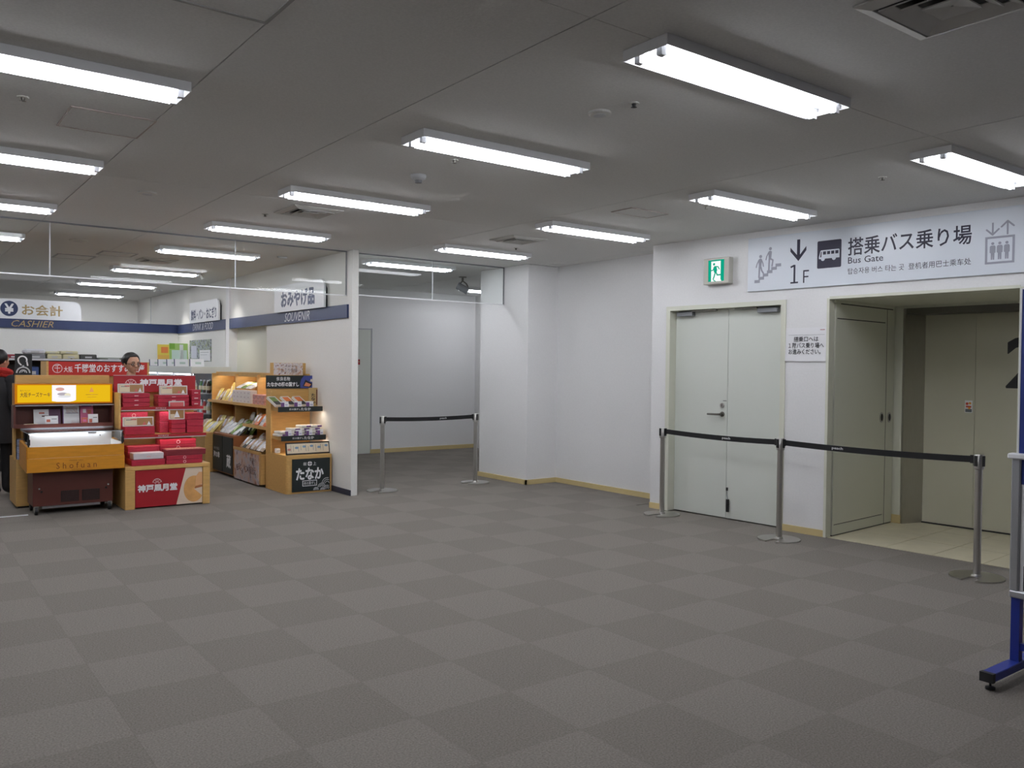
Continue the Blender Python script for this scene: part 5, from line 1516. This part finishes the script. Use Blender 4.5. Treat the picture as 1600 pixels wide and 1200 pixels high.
# ================================================================ PEOPLE
def person(label, loc, rz, height, top, legs, coat=False, glasses=False, scarf=False, head_turn=0.0, head_tilt=0.0):
    """continuous body (skin modifier, then one voxel remesh with head); faces +x locally before rz"""
    t = thing('person', label, 'person', loc, rz)
    s = height / 1.60
    J = {'pelvis': (0, 0, .86), 'waist': (0, 0, .98), 'chest': (0.01, 0, 1.16), 'neckb': (0.0, 0, 1.32), 'neck': (0.015, 0, 1.38), 'headb': (0.025, 0, 1.43)}
    E_, rad = [('pelvis', 'waist'), ('waist', 'chest'), ('chest', 'neckb'), ('neckb', 'neck'), ('neck', 'headb')], {'pelvis': (.13, .15), 'waist': (.105, .125), 'chest': (.115, .155), 'neckb': (.065, .075), 'neck': (.05, .05), 'headb': (.055, .05)}
    for sd, sg in (('l', 1), ('r', -1)):
        J.update({'hip' + sd: (0, .085 * sg, .80), 'knee' + sd: (.015, .09 * sg, .46), 'ank' + sd: (-.01, .09 * sg, .085), 'toe' + sd: (.13, .10 * sg, .04),
                  'sh' + sd: (0, .165 * sg, 1.275), 'elb' + sd: (-.02, .22 * sg, 1.02), 'wri' + sd: (.10, .21 * sg, .83), 'palm' + sd: (.14, .205 * sg, .775)})
        E_ += [('pelvis', 'hip' + sd), ('hip' + sd, 'knee' + sd), ('knee' + sd, 'ank' + sd), ('ank' + sd, 'toe' + sd), ('chest', 'sh' + sd), ('sh' + sd, 'elb' + sd), ('elb' + sd, 'wri' + sd), ('wri' + sd, 'palm' + sd)]
        rad.update({'hip' + sd: (.095, .09), 'knee' + sd: (.058, .058), 'ank' + sd: (.04, .04), 'toe' + sd: (.035, .042), 'sh' + sd: (.058, .058), 'elb' + sd: (.042, .042), 'wri' + sd: (.027, .03), 'palm' + sd: (.022, .034)})
        for f in range(4):
            b_ = Vector(J['palm' + sd])
            off = (f - 1.5) * .017
            ln = (.055, .066, .062, .048)[f]
            k = 'f%d%s' % (f, sd)
            J[k + 'a'] = tuple(b_ + Vector((.022 + off * .3, off * .9, -.035)))
            J[k + 'b'] = tuple(b_ + Vector((.032 + off * .3, off, -.035 - ln * .55)))
            J[k + 'c'] = tuple(b_ + Vector((.020 + off * .3, off, -.035 - ln)))
            E_ += [('palm' + sd, k + 'a'), (k + 'a', k + 'b'), (k + 'b', k + 'c')]
            for q in 'abc':
                rad[k + q] = (.0095, .0095)
        J['th' + sd] = tuple(Vector(J['palm' + sd]) + Vector((.035, -.03 * sg, -.015)))
        J['ti' + sd] = tuple(Vector(J['palm' + sd]) + Vector((.055, -.035 * sg, -.05)))
        E_ += [('palm' + sd, 'th' + sd), ('th' + sd, 'ti' + sd)]
        rad['th' + sd] = rad['ti' + sd] = (.0105, .0105)
    ks = list(J)
    me = bpy.data.meshes.new('skel')
    me.from_pydata([J[k] for k in ks], [(ks.index(a), ks.index(b)) for a, b in E_], [])
    o = bpy.data.objects.new('skel', me)
    COL.objects.link(o)
    sk = o.modifiers.new('skin', 'SKIN')
    for i, k in enumerate(ks):
        me.skin_vertices[0].data[i].radius = rad[k]
        me.skin_vertices[0].data[i].use_root = (k == 'pelvis')
    sb_ = o.modifiers.new('sub', 'SUBSURF')
    sb_.levels = 2
    bpy.context.view_layer.update()
    body = bpy.data.meshes.new_from_object(o.evaluated_get(bpy.context.evaluated_depsgraph_get()))
    bpy.data.objects.remove(o)
    # head with jaw, nose, ears, brow
    hm = M()
    hm.ell((.015, 0, 1.515), (.094, .074, .098), 20, 14)
    hm.ell((.052, 0, 1.462), (.050, .053, .058), 16, 10)
    hm.ell((.082, 0, 1.430), (.022, .026, .020), 10, 8)
    hm.tube((.103, 0, 1.530), (.122, 0, 1.490), .009, .014, 8)
    hm.ell((.118, 0, 1.488), (.014, .017, .012), 10, 6)
    hm.ell((.094, 0, 1.449), (.014, .025, .010), 10, 6)
    for sg in (1, -1):
        hm.ell((.003, .078 * sg, 1.495), (.018, .010, .032), 10, 8)
        hm.ell((.066, .040 * sg, 1.48), (.030, .025, .03), 10, 8)
        hm.ell((.090, .032 * sg, 1.536), (.012, .024, .008), 10, 6)
    piv = Vector((.02, 0, 1.42))
    RT = Matrix.Translation(piv) @ Matrix.Rotation(head_turn, 4, 'Z') @ Matrix.Rotation(head_tilt, 4, 'Y') @ Matrix.Translation(-piv)
    bm = bmesh.new()
    bm.from_mesh(body)
    hmesh = bpy.data.meshes.new('h')
    hmesh.from_pydata([tuple(RT @ Vector(v)) for v in hm.v], [], hm.f)
    bm.from_mesh(hmesh)
    bm.to_mesh(body)
    bm.free()
    o = bpy.data.objects.new('tmp', body)
    COL.objects.link(o)
    rm = o.modifiers.new('r', 'REMESH')
    rm.mode, rm.voxel_size = 'VOXEL', 0.0075
    sm_ = o.modifiers.new('s', 'SMOOTH')
    sm_.factor, sm_.iterations = 0.5, 3
    bpy.context.view_layer.update()
    fin = bpy.data.meshes.new_from_object(o.evaluated_get(bpy.context.evaluated_depsgraph_get()))
    bpy.data.objects.remove(o)
    fin.materials.clear()
    for mm in (SKIN, top, legs, BLACK):
        fin.materials.append(mm)
    for p_ in fin.polygons:
        c = p_.center
        if c.z > 1.345 or (c.z < .835 and abs(c.y) > .165 and c.z > .6):
            p_.material_index = 0
        elif c.z > .84:
            p_.material_index = 1
        elif c.z > .07:
            p_.material_index = 2
        else:
            p_.material_index = 3
    fin.polygons.foreach_set('use_smooth', [True] * len(fin.polygons))
    fin.transform(Matrix.Scale(s, 4))
    bo = bpy.data.objects.new('body', fin)
    COL.objects.link(bo)
    bo.parent = t
    SCL = Matrix.Scale(s, 4) @ RT

    def part(m, nm, mats_, smooth=True, tr=SCL):
        ob = m.build(nm, mats_, t, smooth=smooth)
        ob.data.transform(tr)
        return ob
    # hair: cap pulled back from the face, with a bun
    hr = M()
    hr.ell((-.010, 0, 1.538), (.108, .092, .098), 22, 14)
    o = hr.build('hair', [HAIR], t, smooth=True)
    bm = bmesh.new()
    bm.from_mesh(o.data)
    for v in bm.verts:
        hl = 1.598 - 6.0 * v.co.y * v.co.y
        if v.co.x > .038 and v.co.z < hl:
            v.co.x = .038 + (v.co.x - .038) * .15
            v.co.y *= .93
        if v.co.z < 1.50 and v.co.x > -.02:
            v.co.z = 1.50 + (v.co.z - 1.5) * .3
        v.co += Vector((math.sin(v.co.z * 90) * .0015, 0, math.sin(v.co.y * 120) * .0015))
    bm.to_mesh(o.data)
    bm.free()
    o.data.transform(SCL)
    part(M().ell((-.085, 0, 1.525), (.06, .07, .06), 14, 10), 'hair_bun', [HAIR])
    ey = M()
    for sg in (1, -1):
        ey.ell((.099, .032 * sg, 1.513), (.008, .014, .007), 10, 6, 0).ell((.1055, .032 * sg, 1.513), (.003, .006, .006), 8, 6, 1)
    part(ey, 'eyes', [EYEW, HAIR])
    bw_ = M()
    for sg in (1, -1):
        bw_.path([(.103, .014 * sg, 1.538), (.105, .03 * sg, 1.543), (.097, .05 * sg, 1.538)], .004, 6)
    part(bw_, 'eyebrows', [HAIR])
    part(M().ell((.107, 0, 1.449), (.004, .020, .006), 10, 6), 'mouth', [LIPS])
    if glasses:
        g = M()
        for sg in (1, -1):
            ring = [(.114 - .012 * abs(math.cos(a)) * (1 if math.cos(a) * sg > 0 else .2), (.033 + .025 * math.cos(a) * 1) * sg, 1.512 + .016 * math.sin(a)) for a in [2 * PI * i / 14 for i in range(15)]]
            g.path(ring, .0034, 6)
            g.path([(.105, .058 * sg, 1.516), (.01, .084 * sg, 1.512)], .003, 6)
        g.path([(.114, .008, 1.514), (.118, 0, 1.516), (.114, -.008, 1.514)], .003, 6)
        part(g, 'spectacles', [BLACK], False)
    S0 = Matrix.Scale(s, 4)
    if coat:
        m = M()
        prof = [(.215, .60, .19), (.20, .72, .185), (.19, .86, .18), (.165, 1.0, .155), (.185, 1.16, .165), (.17, 1.27, .14), (.09, 1.345, .09)]
        n = 24
        pts = []
        for ry, z, rx in prof:
            for i in range(n):
                a = 2 * PI * i / n
                pts.append((rx * math.cos(a), ry * math.sin(a), z))
        m._add(pts, [(k * n + i, k * n + (i + 1) % n, (k + 1) * n + (i + 1) % n, (k + 1) * n + i) for k in range(len(prof) - 1) for i in range(n)], 0)
        for sg in (1, -1):
            m.tube((0, .165 * sg, 1.275), (-.02, .225 * sg, 1.02), .075, .062, 14).tube((-.02, .225 * sg, 1.02), (.10, .213 * sg, .835), .062, .05, 14).ell((-.02, .225 * sg, 1.02), (.062, .062, .062), 14, 8).ell((0, .165 * sg, 1.275), (.076, .076, .076), 14, 8)
        part(m, 'coat', [COATM], True, S0)
    else:
        m = M()
        m.plate([(-.03, 1.25), (.03, 1.25), (.055, 1.34), (-.055, 1.34)], 0, .004)
        m.v = [(0.125 + v[1] - (v[2] - 1.25) * .5, v[0], v[2]) for v in m.v]
        part(m, 'collar', [PAPER], False, S0)
    if scarf:
        m = M()
        for k in range(2):
            pts = [((.085 + .012 * k) * math.cos(a), (.10 + .012 * k) * math.sin(a), 1.345 + .04 * k + .012 * math.sin(2 * a)) for a in [2 * PI * i / 20 for i in range(21)]]
            m.path(pts, .036, 8)
        m.tube((.10, .03, 1.33), (.14, .04, 1.08), .035, .045, 8)
        part(m, 'scarf', [SCARF], True, S0)
    return t


person('woman shop assistant with black hair and glasses behind the red gift stand', (2.275, 10.30, 0), -1.32, 1.59, UNIFORM, UNIFORM, glasses=True, head_turn=0.05, head_tilt=0.18)
person('customer in a black coat and red scarf at the left edge', (1.05, 10.95, 0), 0.75, 1.61, COATM, COATM, coat=True, scarf=True)
